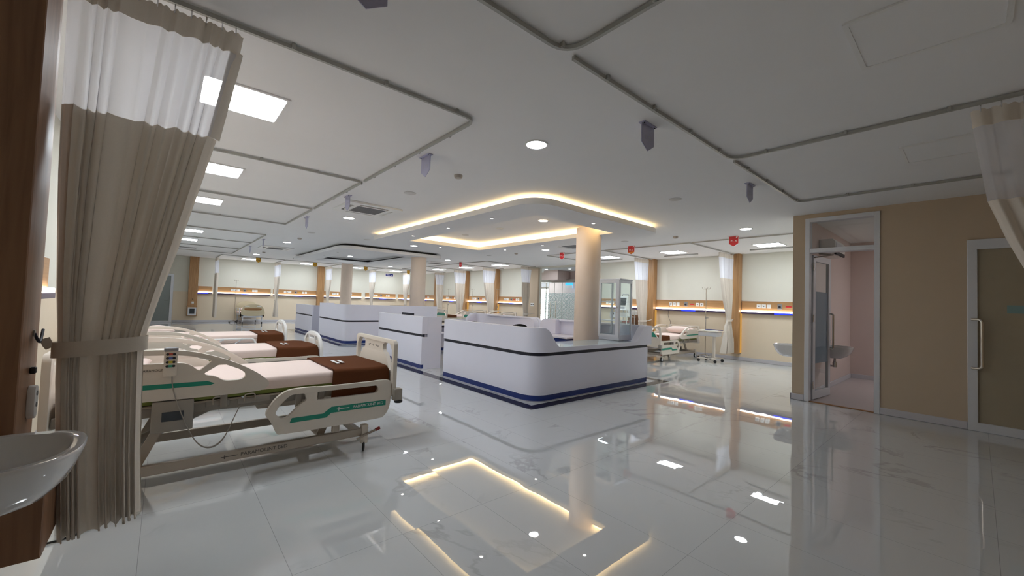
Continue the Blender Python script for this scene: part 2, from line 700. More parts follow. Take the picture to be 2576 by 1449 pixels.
def dup(root, loc, rz=None, label=None, group=None):
    def cp(o, parent):
        c = o.copy()
        COL.objects.link(c)
        c.parent = parent
        for ch in list(o.children):
            cp(ch, c)
        return c
    r = cp(root, None)
    r.location = loc
    if rz is not None:
        r.rotation_euler = (0, 0, rz)
    if label:
        r['label'] = label
    if group:
        r['group'] = group
    return r


def text(name, body, size, mtx, m, parent, ext=0.0008, label=None, mirror=False, bold=0.0):
    cu = bpy.data.curves.new(name, 'FONT')
    cu.body = body
    cu.size = size
    cu.align_x = 'CENTER'
    cu.align_y = 'CENTER'
    cu.extrude = ext
    cu.offset = bold
    o = bpy.data.objects.new(name, cu)
    COL.objects.link(o)
    me = bpy.data.meshes.new_from_object(o)
    bpy.data.objects.remove(o, do_unlink=True)
    me.materials.clear()
    me.materials.append(m)
    if mirror:
        me.transform(Matrix.Scale(-1, 4, Vector((1, 0, 0))))
    me.transform(mtx)
    off = OFF.get(parent.name, Vector((0, 0, 0)))
    me.transform(Matrix.Translation(-off))
    t = bpy.data.objects.new(name, me)
    COL.objects.link(t)
    t.parent = parent
    OFF[t.name] = off
    if label:
        t['label'] = label
    return t


def frame3(origin, xdir, ydir):
    """A matrix whose local x and y (the reading and up directions of a text) lie along two room directions."""
    x, y = Vector(xdir).normalized(), Vector(ydir).normalized()
    z = x.cross(y)
    m = Matrix((x, y, z)).transposed().to_4x4()
    m.translation = Vector(origin)
    return m
# ------------------------------------------------------------------ the setting
CZ = 3.06
XL, XR, YN, YF = -0.85, 12.6, -1.15, 24.0      # left wall, right wall, near wall, far wall
XD, YP0, YP1 = 7.98, 1.90, 2.03                # wall with the doors, partition behind it


def rects_minus(x0, x1, y0, y1, holes):
    xs = sorted({x0, x1, *[h[0] for h in holes], *[h[1] for h in holes]})
    ys = sorted({y0, y1, *[h[2] for h in holes], *[h[3] for h in holes]})
    for a, b in zip(xs, xs[1:]):
        for c, d in zip(ys, ys[1:]):
            mx, my = (a + b) / 2, (c + d) / 2
            if not any(h[0] < mx < h[1] and h[2] < my < h[3] for h in holes):
                yield a, b, c, d


mb = MB()
mb.quad((XL, YN, 0), (18.2, YN, 0), (18.2, YF, 0), (XL, YF, 0))
struct('floor', mb, m_floor)
mb = MB()
mb.box(8.02, 11.85, -1.1, 1.90, 0.0, 0.004)
struct('floor_side_room', mb, m_vinyl)

R1 = (4.47, 6.88, 4.64, 9.47)
R2 = (4.47, 6.88, 12.94, 17.80)
mb = MB()
for a, b, c, d in rects_minus(XL, XR, YN, YF, (R1, R2)):
    mb.quad((a, c, CZ), (a, d, CZ), (b, d, CZ), (b, c, CZ))
for h in (R1, R2):
    a, b, c, d = h
    z = CZ + 0.05
    mb.quad((a, c, z), (a, d, z), (b, d, z), (b, c, z))
    for p, q in (((a, c), (b, c)), ((b, c), (b, d)), ((b, d), (a, d)), ((a, d), (a, c))):
        mb.quad((p[0], p[1], CZ), (q[0], q[1], CZ), (q[0], q[1], z), (p[0], p[1], z))
bmesh.ops.remove_doubles(mb.bm, verts=mb.bm.verts[:], dist=0.0005)
struct('ceiling', mb, m_ceil)


def wall(name, x0, x1, y0, y1, z0, z1, m, m2=None, face=None, split=1.42):
    """A wall slab; with m2 its lower part (below split) is a second paint on the same wall."""
    if m2 is None:
        mb = MB()
        mb.box(x0, x1, y0, y1, z0, z1)
        return struct(name, mb, m)
    mb = MB()
    mb.box(x0, x1, y0, y1, split, z1)
    w = struct(name, mb, m)
    mb = MB()
    mb.box(x0, x1, y0, y1, z0, split)
    obj('lower_paint', mb, m2, w)
    return w


wall('wall_left', XL - 0.1, XL, YN - 0.1, YF + 0.1, 0, CZ + 0.1, m_wall, m_wall_lo)
wall('wall_far', XL - 0.1, XR + 0.1, YF, YF + 0.1, 0, CZ + 0.1, m_wall, m_wall_lo)
wall('wall_near', XL - 0.1, 12.6, YN - 0.1, YN, 0, CZ + 0.1, m_wall_tan)
w = wall('wall_right', XR, XR + 0.12, 2.03, 10.45, 0, CZ + 0.1, m_wall, m_wall_lo)
mb = MB()
mb.box(XR, XR + 0.12, 12.74, YF, 1.42, CZ + 0.1)
obj('upper_paint', mb, m_wall, w)
mb = MB()
mb.box(XR, XR + 0.12, 12.74, YF, 0, 1.42)
obj('lower_paint', mb, m_wall_lo, w)
mb = MB()
mb.box(XR, XR + 0.12, 10.45, 12.74, 2.98, CZ + 0.1)
obj('lintel', mb, m_wall, w)

# the wall with the two doors, its openings cut out
DO = (0.94, 1.86, 2.99)       # open door: y range, height of the glazed opening
D2 = (-0.86, 0.09, 2.47)
mb = MB()
for y0, y1, z0, z1 in ((DO[1], YP1, 0, CZ), (D2[1], DO[0], 0, CZ), (YN, D2[0], 0, CZ), (D2[0], D2[1], D2[2], CZ), (DO[0], DO[1], DO[2], CZ)):
    mb.box(XD, XD + 0.12, y0, y1, z0, z1)
struct('wall_doors', mb, m_wall_tan)
wall('wall_partition', XD + 0.12, XR, YP0 + 0.005, YP1, 0, CZ, m_wall)
mb = MB()
mb.box(XD + 0.12, 11.85, YP0, YP0 + 0.005, 0, CZ)
mb.box(11.85, 11.95, -1.1, YP0 + 0.005, 0, CZ)
struct('wall_side_room', mb, m_wall_pink)

# baseboards
BH = 0.10


def baseboard(name, segs):
    mb = MB()
    for x0, x1, y0, y1 in segs:
        mb.box(x0, x1, y0, y1, 0.001, BH, 0.006, 1)
    struct(name, mb, m_base)


baseboard('baseboard_doors', [(XD - 0.02, XD, D2[1], DO[0]), (XD - 0.02, XD, DO[1], YP1 + 0.02), (XD - 0.02, XD + 0.10, YP1, YP1 + 0.02)])
baseboard('baseboard_right', [(XR - 0.02, XR, YP1, 10.45), (XR - 0.02, XR, 12.74, YF)])
baseboard('baseboard_far', [(0.30, XR - 0.02, YF - 0.02, YF)])
baseboard('baseboard_left', [(XL, XL + 0.02, YN, YF - 0.3)])
baseboard('baseboard_partition', [(XD + 0.12, XR - 0.02, YP1, YP1 + 0.02)])
baseboard('baseboard_side_room', [(XD + 0.12, 11.83, YP0 - 0.02, YP0), (11.83, 11.85, -1.1, YP0 - 0.02)])

# round columns
for i, (x, y) in enumerate(((6.74, 5.38), (6.74, 12.90), (6.74, 20.3))):
    mb = MB()
    mb.lathe([(0.262, 0.001), (0.262, CZ - 0.002)], (x, y, 0), 40)
    o = obj('column', mb, m_col)
    tag(o, ['peach round column nearest, beside the glass cabinet', 'peach round column behind the middle counter block', 'peach round column farthest, near the far wall'][i], 'column', 'round columns of the ward', 'structure')

# ------------------------------------------------------------------ dropped ceiling rings


def ring(name, y0, y1, lit, label):
    r = sroot(name, (5.7, (y0 + y1) / 2, 2.9), label)
    zb, zt = 2.90, 2.992
    ox0, ox1 = 3.92, 7.50
    ix0, ix1 = 4.60, 6.75
    iy0, iy1 = y0 + 0.67, y1 - 0.66
    rad = (0.42, 0.42, 0.05, 0.05)
    mb = MB()
    outer = rrect(ox0, ox1, y0, y1, rad, 10)
    inner = [(ix0, iy0), (ix0, iy1), (ix1, iy1), (ix1, iy0)]
    mb.prism(outer, [inner], zb, zt, 'XY')
    obj('panel', mb, m_ceil, r)
    d = 0.13
    core = rrect(ox0 + d, ox1 - d, y0 + d, y1 - d, (0.34, 0.34, 0.03, 0.03), 10)
    cin = [(ix0 - d, iy0 - d), (ix0 - d, iy1 + d), (ix1 + d, iy1 + d), (ix1 + d, iy0 - d)]
    mb = MB()
    mb.prism(core, [cin], zt, CZ - 0.001, 'XY')
    obj('core', mb, m_ceil if lit else m_dark, r)  # unlit ring: the slot's shade is put into the core's dark colour
    z0, z1 = zt + 0.006, CZ - 0.004

    def ribbon(pts, z0, z1, gap=0.003, out=1):
        mb = MB()
        n = len(pts)
        for i in range(n):
            a, b = pts[i], pts[(i + 1) % n]
            mb.quad((a[0], a[1], z0), (b[0], b[1], z0), (b[0], b[1], z1), (a[0], a[1], z1))
        bmesh.ops.remove_doubles(mb.bm, verts=mb.bm.verts[:], dist=0.0005)
        return mb
    e = 0.127
    if lit:
        o1 = ribbon(rrect(ox0 + e, ox1 - e, y0 + e, y1 - e, (0.345, 0.345, 0.033, 0.033), 10), z0, z1)
        obj('led_strip', o1, e_cove, r)
        q = d - 0.003
        o2 = ribbon([(ix0 - q, iy0 - q), (ix0 - q, iy1 + q), (ix1 + q, iy1 + q), (ix1 + q, iy0 - q)], z0, CZ + 0.046)
        obj('led_strip', o2, e_cove, r)
    return r


ring('ceiling_ring_near', 4.10, 10.00, True, 'white dropped ceiling ring with glowing warm light slots above the nearer counters')
ring('ceiling_ring_far', 12.40, 18.33, False, 'white dropped ceiling ring with dark unlit slots above the farther counters')

# black marble borders let into the floor round the counters
for nm, (x0, x1, y0, y1) in (('trim_1', (3.82, 7.56, 3.95, 10.35)), ('trim_2', (3.90, 7.64, 12.20, 18.75))):
    mb = MB()
    w = 0.17
    for a, b, c, d in ((x0, x1, y0, y0 + w), (x0, x1, y1 - w, y1), (x0, x0 + w, y0 + w, y1 - w), (x1 - w, x1, y0 + w, y1 - w)):
        mb.quad((a, c, 0.0015), (b, c, 0.0015), (b, d, 0.0015), (a, d, 0.0015))
    struct(nm, mb, m_border, None, 'black marble border let into the floor round the ' + ('nearer' if nm == 'trim_1' else 'farther') + ' counters')

# ------------------------------------------------------------------ doors
# open glazed door in the wall of doors
d1 = sroot('door_1', (XD, 1.4, 0), 'open aluminium and glass door swung into the side room')
fw_, x0, x1 = 0.065, XD - 0.02, XD + 0.13
mb = MB()
mb.box(x0, x1, DO[1] - fw_, DO[1], 0, DO[2], 0.004, 1)
mb.box(x0, x1, DO[0], DO[0] + fw_, 0, DO[2], 0.004, 1)
mb.box(x0, x1, DO[0] + fw_, DO[1] - fw_, DO[2] - fw_, DO[2], 0.004, 1)
mb.box(x0, x1, DO[0] + fw_, DO[1] - fw_, 2.42, 2.49, 0.004, 1)
obj('frame', mb, m_alu, d1)
mb = MB()
mb.box(XD + 0.05, XD + 0.056, DO[0] + fw_, DO[1] - fw_, 2.49, DO[2] - fw_)
obj('transom_glass', mb, m_glass, d1)
mb = MB()
mb.box(XD - 0.0, XD + 0.05, DO[0] + fw_, DO[1] - fw_, 0.001, 0.012)
obj('threshold', mb, m_bedbrn, d1)
hinge = Vector((XD + 0.13, DO[1] - fw_, 0))
ang = math.radians(-5.5)
LM = Matrix.Translation(hinge) @ Matrix.Rotation(ang, 4, 'Z')
lw, lh = 0.80, 2.40
mb = MB()
s = 0.10
mb.prism([(0, 0.02), (lw, 0.02), (lw, lh), (0, lh)], [[(s, 0.15), (s, lh - s), (lw - s, lh - s), (lw - s, 0.15)]], -0.022, 0.022, 'XZ', 0.004, 1)
mb.xf(LM)
leaf = obj('leaf', mb, m_alu, d1)
mb = MB()
mb.box(s, lw - s, -0.003, 0.003, 0.15, lh - s)
mb.xf(LM)
obj('leaf_glass', mb, m_glass, d1)
mb = MB()
mb.box(s + 0.004, lw - s - 0.004, -0.0045, -0.0035, 0.60, 1.80)
mb.xf(LM)
obj('frosted_band', mb, sheer('frost_band', (0.50, 0.60, 0.70), 0.45), d1)
for sg in (-1, 1):
    mb = MB()
    hx = lw - 0.05
    mb.tube(arc_path([(hx, 0.022 * sg, 0.82), (hx, 0.075 * sg, 0.82), (hx, 0.075 * sg, 1.43), (hx, 0.022 * sg, 1.43)], 0.03), 0.014, 10)
    mb.xf(LM)
    obj('handle', mb, m_steel, d1)
for z in (0.25, 1.35, 2.2):
    mb = MB()
    mb.box(-0.015, 0.02, -0.03, -0.018, z - 0.06, z + 0.06, 0.003, 1)
    mb.xf(LM)
    obj('hinge', mb, m_steel, d1)
mb = MB()
mb.tube([(0.02, -0.03, 2.36), (0.42, -0.16, 2.43), (0.30, 0.0, 2.455)], 0.012, 6)
mb.xf(LM)
obj('closer_arm', mb, m_grey, d1)

# frosted door at the right edge
d2 = sroot('door_2', (XD, -0.4, 0), 'closed aluminium door with brown frosted glass')
mb = MB()
mb.prism([(D2[0], 0), (D2[1], 0), (D2[1], D2[2]), (D2[0], D2[2])], [[(D2[0] + 0.09, 0.11), (D2[0] + 0.09, 2.34), (D2[1] - 0.09, 2.34), (D2[1] - 0.09, 0.11)]], XD - 0.03, XD + 0.05, 'YZ', 0.004, 1)
obj('frame', mb, m_alu, d2)
mb = MB()
mb.box(XD, XD + 0.012, D2[0] + 0.09, D2[1] - 0.09, 0.11, 2.34)
obj('pane', mb, m_frost, d2)
mb = MB()
mb.tube(arc_path([(XD - 0.03, 0.052, 0.80), (XD - 0.08, -0.035, 0.80), (XD - 0.08, -0.035, 1.43), (XD - 0.03, 0.052, 1.43)], 0.05), 0.017, 12)
obj('handle', mb, m_steel, d2)
mb = MB()
mb.box(XD - 0.002, XD, -0.62, -0.24, 1.52, 1.62)
obj('sticker', mb, m_tealst, d2)

# grey door frame at the far left end
d3 = sroot('door_3', (-0.2, YF, 0), 'grey aluminium door in the far wall, half hidden by the near curtain')
mb = MB()
mb.prism([(-0.75, 0), (0.29, 0), (0.29, 2.2), (-0.75, 2.2)], [[(-0.66, 0.08), (-0.66, 2.12), (0.19, 2.12), (0.19, 0.08)]], YF - 0.07, YF - 0.001, 'XZ', 0.004, 1)
obj('frame', mb, m_alu, d3)
mb = MB()
mb.box(-0.66, 0.19, YF - 0.035, YF - 0.02, 0.08, 2.12)
obj('pane', mb, mat('door_grey_green', (0.26, 0.30, 0.30), 0.2), d3)
mb = MB()
mb.tube(arc_path([(0.12, YF - 0.035, 1.0), (0.12, YF - 0.10, 1.0), (0.0, YF - 0.10, 1.0)], 0.02), 0.012, 8)
obj('handle', mb, m_steel, d3)

# ------------------------------------------------------------------ entrance lobby on the right
FX = 14.4
mb = MB()
mb.box(XR + 0.12, 18.2, 8.0, 8.1, 0, 3.0)
mb.box(XR + 0.12, 18.2, 19.4, 19.5, 0, 3.0)
mb.box(18.2, 18.3, 8.0, 19.5, 0, 3.0)
mb.box(16.6, 16.7, 8.1, 16.05, 0, 3.0)
struct('wall_lobby', mb, m_wall_pink)
mb = MB()
mb.quad((XR + 0.12, 8.0, 2.985), (XR + 0.12, 19.5, 2.985), (18.3, 19.5, 2.985), (18.3, 8.0, 2.985))
struct('ceiling_lobby', mb, m_ceil)
mb = MB()
mb.box(FX, FX + 0.1, 8.1, 19.4, 2.60, 2.984)
struct('wall_lobby_bulkhead', mb, m_wall_pink)
mb = MB()
mb.box(13.55, FX, 12.55, 13.45, 2.55, 2.984)
struct('trim_3', mb, m_wall_pink)
mb = MB()
mb.box(FX - 0.25, FX + 0.12, 8.1, 19.4, 2.47, 2.60)
struct('trim_4', mb, m_grey)
d4 = sroot('door_4', (FX, 13.4, 0), 'glass entrance doors with etched pattern on the right')
mb = MB()
mb.box(FX, FX + 0.012, 8.1, 19.4, 0.02, 2.47)
obj('pane', mb, m_glass, d4)
mb = MB()
mb.box(FX - 0.003, FX - 0.001, 8.1, 19.4, 0.35, 1.96)
obj('etched_film', mb, m_film, d4)
for y in (13.02, 13.52, 13.9):
    mb = MB()
    mb.box(FX - 0.004, FX + 0.016, y - 0.005, y + 0.005, 0.02, 2.47)
    obj('joint', mb, m_grey, d4)
for y in (13.35, 13.69):
    mb = MB()
    mb.tube([(FX - 0.06, y, 0.75), (FX - 0.06, y, 1.55)], 0.018, 10)
    for z in (0.9, 1.4):
        mb.tube([(FX - 0.003, y, z), (FX - 0.06, y, z)], 0.01, 8)
    obj('handle', mb, m_steel, d4)
w1 = sroot('window_1', (18.19, 17.4, 1.5), 'bright daylight window seen through the glass entrance')
mb = MB()
mb.box(18.185, 18.19, 16.2, 18.4, 0.35, 2.36)
obj('glazing', mb, e_day, w1)
mb = MB()
for y in (16.9, 17.75):
    mb.box(18.15, 18.185, y - 0.04, y + 0.04, 0.3, 2.8)
mb.box(18.15, 18.185, 16.2, 18.4, 2.36, 2.46)
mb.box(18.15, 18.185, 16.2, 18.4, 2.70, 2.8)
obj('frame', mb, m_grey, w1)
mb = MB()
mb.box(18.18, 18.188, 16.2, 18.4, 2.46, 2.70)
obj('valance', mb, m_alu, w1)
mb = MB()
mb.box(16.0, 16.04, 13.75, 14.25, 2.28, 2.56, 0.01, 1)
sb = single('lit_sign', mb, e_bsign, 'small lit blue and white sign inside the glass entrance', 'sign', (16.02, 14.02, 2.28))
mb = MB()
mb.tube([(16.02, 14.02, 2.62), (16.02, 14.02, 2.983)], 0.012, 6)
mb.xf(Matrix.Translation((-16.02, -14.02, -2.28)))
obj('hanger', mb, m_steel, sb)
mb = MB()
mb.box(15.998, 16.0, 13.75, 14.25, 2.28, 2.42)
mb.xf(Matrix.Translation((-16.02, -14.02, -2.28)))
obj('white_band', mb, m_white, sb)
for (x, y), t in (((13.3, 11.2), 'tiny round downlight in the entrance lobby ceiling, right of the bulkhead'), ((13.54, 13.0), 'small round downlight glowing before the entrance bulkhead')):
    pass
# ------------------------------------------------------------------ lamps in the ceiling
def panel_light(x, y, label, lit=True, s=0.60):
    t = thing('ceiling_panel_light', label, 'ceiling light', (x, y, CZ), group='square ceiling panel lights')
    h, f = s / 2, 0.025
    mb = MB()
    mb.prism(rrect(-h, h, -h, h, 0.01, 2), [list(reversed(rrect(-h + f, h - f, -h + f, h - f, 0.02, 3)))], -0.012, -0.0005, 'XY')
    obj('frame', mb, m_white, t)
    mb = MB()
    g = h - f
    mb.box(-g, g, -g, g, -0.008, -0.001)
    obj('diffuser', mb, e_panel if lit else m_ceil, t)
    return t


LW = 'square white panel light, lit, '
for x, y, lb in (
        (0.42, 4.01, LW + 'largest one, half behind the near curtain mesh'),
        (0.42, 6.50, LW + 'over the second left bed'),
        (0.42, 8.88, LW + 'over the third left bed'),
        (0.42, 13.60, LW + 'fourth along the left wall'),
        (0.42, 16.08, LW + 'farthest in view along the left wall'),
        (11.10, 3.32, LW + 'behind the red sign P1. 4, by the side room wall'),
        (11.15, 5.78, LW + 'between the red signs P1. 3 and P1. 4'),
        (11.18, 8.08, LW + 'cut by the nearest round column'),
        (11.15, 13.80, LW + 'in the first bay beyond the glass entrance'),
        (11.12, 16.34, LW + 'behind the smallest red sign'),
        (11.09, 18.89, LW + 'in the right bay nearest the far corner'),
        (2.95, 22.55, LW + 'beside the leftmost yellow sign'),
        (5.48, 22.60, LW + 'beside the second yellow sign from the left'),
        (8.05, 22.60, LW + 'between the third yellow sign and the farthest column'),
        (10.40, 22.75, LW + 'above the small blue wall sign')):
    panel_light(x, y, lb)
panel_light(3.09, 0.18, 'square ceiling panel, unlit, largest at the upper right', False, 0.62)
panel_light(5.56, 0.18, 'square ceiling panel, unlit, half behind the right curtain', False, 0.62)


def downlight(x, y, z, r, m, label, name='ceiling_downlight', group='round ceiling downlights'):
    t = thing(name, label, 'downlight', (x, y, z), group=group)
    mb = MB()
    n = 28
    mb.prism([(r * math.cos(2 * PI * i / n), r * math.sin(2 * PI * i / n)) for i in range(n)],
             [[(r * 0.86 * math.cos(-2 * PI * i / n), r * 0.86 * math.sin(-2 * PI * i / n)) for i in range(n)]], -0.012, -0.0005, 'XY')
    obj('trim_ring', mb, m_white, t)
    mb = MB()
    mb.lathe([(r * 0.855, -0.009), (r * 0.855, -0.001)], seg=n)
    obj('lens', mb, m, t)
    return t


DL = 'round white downlight, lit, '
for x, y, lb in (
        (2.78, 2.92, DL + 'largest, in the bare ceiling between the two track rows'),
        (2.78, 8.41, DL + 'just below the big ceiling cassette'),
        (2.78, 13.93, DL + 'right of the second ceiling cassette'),
        (2.78, 19.40, DL + 'near the far left end above the yellow sign'),
        (5.66, 11.20, DL + 'between the two dropped ceiling rings'),
        (8.63, 2.99, DL + 'right of the glowing ring near the red sign P1. 4'),
        (8.61, 8.50, DL + 'left of the red sign P1. 2'),
        (8.59, 14.00, DL + 'right of the middle column'),
        (8.65, 19.60, DL + 'farthest right, left of the middle column')):
    downlight(x, y, CZ, 0.118, e_down, lb)
downlight(5.68, 5.70, CZ + 0.05, 0.105, e_down, DL + 'inside the glowing ceiling ring')
downlight(5.70, 16.85, CZ + 0.05, 0.105, e_down, DL + 'inside the dark-slotted ceiling ring')
downlight(13.35, 11.65, 2.985, 0.06, e_down, DL + 'small, right of the lobby bulkhead')
downlight(13.0, 12.75, 2.985, 0.07, e_down, DL + 'small, before the lobby bulkhead')
SP = 'small spotlight in the glowing ring, '
for x, y, lb in ((4.26, 5.54, 'left side, nearest'), (4.26, 6.97, 'left side, middle'), (4.26, 8.48, 'left side, farthest'), (5.69, 4.45, 'front side'),
                 (5.69, 9.68, 'back side'), (7.11, 7.13, 'right side, nearer'), (7.11, 8.60, 'right side, farther')):
    downlight(x, y, 2.90, 0.034, e_spot, SP + lb, 'ceiling_spotlight', 'small spotlights of the glowing ring')
for x, y, lb in ((4.26, 13.8, 'left side, nearer'), (4.26, 15.3, 'left side, farther'), (7.11, 15.4, 'right side')):
    downlight(x, y, 2.90, 0.04, m_grille, 'small unlit spotlight in the dark-slotted ring, ' + lb, 'ceiling_spotlight', 'small unlit spotlights of the far ring')

# ------------------------------------------------------------------ cassettes, detectors, speakers, grille


def cassette(x, y, label, first=None):
    if first:
        return dup(first, (x, y, CZ), None, label)
    t = thing('air_conditioner_cassette', label, 'air conditioner', (x, y, CZ), group='ceiling air conditioner cassettes')
    h = 0.475
    slots = []
    mb = MB()
    holes = []
    for k in range(4):
        c, s = round(math.cos(k * PI / 2)), round(math.sin(k * PI / 2))
        sl = [(-0.27, 0.335), (0.27, 0.335), (0.25, 0.385), (-0.25, 0.385)]
        holes.append([(px * c - py * s, px * s + py * c) for px, py in reversed(sl)])
    hole = rrect(-0.255, 0.255, -0.255, 0.255, 0.04, 3)
    mb.prism(rrect(-h, h, -h, h, 0.03, 3), holes + [list(reversed(hole))], -0.035, -0.0005, 'XY', 0.004, 1)
    obj('panel', mb, m_white, t)
    mb = MB()
    mb.box(-0.44, 0.44, -0.44, 0.44, -0.008, -0.002)
    obj('air_outlet', mb, m_dark, t)
    mb = MB()
    mb.box(-0.25, 0.25, -0.25, 0.25, -0.032, -0.012, 0.01, 1)
    for i in range(14):
        q = -0.235 + i * 0.036
        mb.box(-0.24, 0.24, q, q + 0.008, -0.036, -0.031)
    obj('grille', mb, m_grille, t)
    for k in range(4):
        c, s = round(math.cos(k * PI / 2)), round(math.sin(k * PI / 2))
        mb = MB()
        mb.box(-0.25, 0.25, 0.325, 0.338, -0.045, -0.034, 0.003, 1)
        mb.xf(Matrix.Rotation(k * PI / 2, 4, 'Z'))
        obj('louvre', mb, m_white, t)
    return t


c0 = cassette(2.73, 7.29, 'white ceiling air conditioner cassette with grey grille, largest, left of the glowing ring')
cassette(2.85, 15.95, 'white ceiling air conditioner cassette behind the largest one, near the left bays', c0)
cassette(8.45, 7.25, 'white ceiling air conditioner cassette left of the nearest column, by the red sign P1. 2', c0)
cassette(8.85, 15.5, 'white ceiling air conditioner cassette right of the middle column', c0)


def smoke_detector(x, y, label, z=CZ):
    mb = MB()
    mb.lathe([(0.055, 0), (0.055, -0.018), (0.045, -0.04), (0.02, -0.045)], (x, y, z - 0.0005), 22)
    return single('smoke_detector', mb, mat('detector_beige', (0.45, 0.41, 0.37), 0.5) if 'detector_beige' not in MATS else MATS['detector_beige'], label, 'smoke detector', (x, y, z), 'ceiling smoke detectors')


for x, y, lb in ((2.79, 4.37, 'largest beige smoke detector, left of the glowing ring'), (8.69, 9.93, 'beige smoke detector just past the back of the glowing ring'),
                 (8.70, 4.47, 'beige smoke detector right of the glowing ring'), (2.82, 12.57, 'beige smoke detector left of the dark-slotted ring'),
                 (2.83, 18.06, 'small beige smoke detector beside the second left downlight row'), (4.24, 19.68, 'small beige smoke detector behind the dark-slotted ring')):
    smoke_detector(x, y, lb)


def speaker(x, y, label, z=CZ):
    mb = MB()
    mb.lathe([(0.09, 0), (0.09, -0.004), (0.08, -0.008), (0.02, -0.009)], (x, y, z - 0.0005), 26)
    return single('ceiling_speaker', mb, MATS.get('speaker_grille') or mat('speaker_grille', (0.62, 0.61, 0.60), 0.7, var=0.15, scale=300), label, 'ceiling speaker', (x, y, z), 'round ceiling speakers')


for x, y, lb in ((2.76, 5.66, 'flat round ceiling speaker left of the glowing ring'), (5.67, 2.93, 'flat round ceiling speaker right of the glowing ring'),
                 (8.62, 5.75, 'flat round ceiling speaker above the red sign P1. 3'), (8.60, 11.28, 'flat round ceiling speaker behind the glowing ring'),
                 (4.23, 11.20, 'flat round ceiling speaker between the two ceiling rings'), (2.78, 11.21, 'flat round ceiling speaker left of the gap between the rings')):
    speaker(x, y, lb)
speaker(5.69, 7.10, 'flat round ceiling speaker inside the glowing ring, nearer', CZ + 0.05)
speaker(5.70, 8.50, 'flat round ceiling speaker inside the glowing ring, farther', CZ + 0.05)
mb = MB()
mb.prism([(0.05, 18.75), (0.85, 18.75), (0.85, 19.2), (0.05, 19.2)], [[(0.09, 18.79), (0.09, 19.16), (0.81, 19.16), (0.81, 18.79)]], CZ - 0.012, CZ - 0.0005, 'XY')
t = thing('ceiling_grille', 'grey air grille in the ceiling near the far left end', 'air grille', (0.45, 18.97, CZ), world=True)
obj('frame', mb, m_ceil, t)
mb = MB()
for i in range(9):
    mb.box(0.09, 0.81, 18.80 + i * 0.04, 18.82 + i * 0.04, CZ - 0.010, CZ - 0.002)
obj('slats', mb, m_grille, t)

# ------------------------------------------------------------------ curtain tracks


def track(pts, label, r=0.12, clips=True, group='curtain tracks of the bays'):
    zt = CZ - 0.022
    pts = [(p[0], p[1], zt) for p in pts]
    t = thing('curtain_track', label, 'curtain track', (pts[0][0], pts[0][1], CZ), world=True, group=group)
    path = arc_path(pts, r, 8) if len(pts) > 2 else pts
    mb = MB()
    mb.tube(path, 0, sq=(0.022, 0.026))
    obj('rail', mb, m_track, t, 0.5)
    if clips:
        d = 0.0
        nxt = 0.35
        for a, b in zip(path, path[1:]):
            a, b = Vector(a), Vector(b)
            L = (b - a).length
            while nxt < d + L:
                q = a + (b - a) * ((nxt - d) / L)
                n = (b - a).cross(Vector((0, 0, 1))).normalized()
                q2 = q + n * 0.018
                mb = MB()
                mb.box(-0.012, 0.012, -0.012, 0.012, -0.012, 0.021, 0.003, 1)
                mb.lathe([(0.006, -0.016), (0.006, -0.012)], seg=8)
                mb.xf(Matrix.Translation(q2))
                obj('clip', mb, m_track, t)
                nxt += 0.62
            d += L
    return t


XT = 2.0
ydiv = [2.88, 5.56, 8.0, 10.25]
names = ['first left bay, running out of the near curtain', 'second left bay', 'third left bay']
for i in range(3):
    y0, y1 = ydiv[i], ydiv[i + 1]
    track([(-0.42 if i == 0 else -0.8, y0), (XT, y0), (XT, y1 - 0.06)], 'grey curtain track round the ' + names[i], 0.13, i < 2)
track([(-0.8, 10.25), (XT, 10.25)], 'grey straight curtain track closing the third left bay')
ydiv = [12.58, 15.0, 17.5, 19.85]
for i in range(3):
    y0, y1 = ydiv[i], ydiv[i + 1]
    track([(-0.8, y0), (XT, y0), (XT, y1 - 0.06)], 'grey curtain track round the ' + ['fourth', 'fifth', 'sixth'][i] + ' left bay', 0.06, False)
track([(-0.8, 19.85), (XT, 19.85)], 'grey straight curtain track closing the sixth left bay', 0.1, False)
# near right bays
track([(-0.42, 1.70), (1.86, 1.70), (1.86, -1.1)], 'grey curtain track with rounded corner at the top edge', 0.17)
track([(1.92, 1.70), (4.49, 1.70), (4.49, -1.1)], 'grey curtain track that carries the right curtain', 0.17)
track([(4.55, 1.70), (6.87, 1.70), (6.87, -1.1)], 'grey curtain track over the bay before the doors', 0.15)
# right wall bays
XF = 9.62
track([(XF, 2.06), (XF, 4.53)], 'grey curtain track beside the red sign P1. 4', 0.1, False)
track([(12.33, 4.58), (XF, 4.58), (XF, 7.08)], 'grey curtain track beside the red sign P1. 3', 0.04, False)
track([(12.33, 7.14), (XF, 7.14), (XF, 9.36)], 'grey curtain track behind the nearest column', 0.04, False)
track([(12.33, 9.42), (XF, 9.42)], 'grey straight curtain track right of the glass entrance', 0.04, False)
track([(12.33, 12.76), (XF, 12.76), (XF, 14.92)], 'grey curtain track left of the glass entrance', 0.1, False)
track([(12.33, 14.98), (XF, 14.98), (XF, 17.5)], 'grey curtain track behind the smallest red sign', 0.04, False)
track([(12.33, 17.58), (XF, 17.58), (XF, 20.2)], 'grey curtain track in the right bay nearest the far corner', 0.04, False)
track([(12.33, 20.28), (XF, 20.28)], 'grey straight curtain track in the far right corner', 0.04, False)
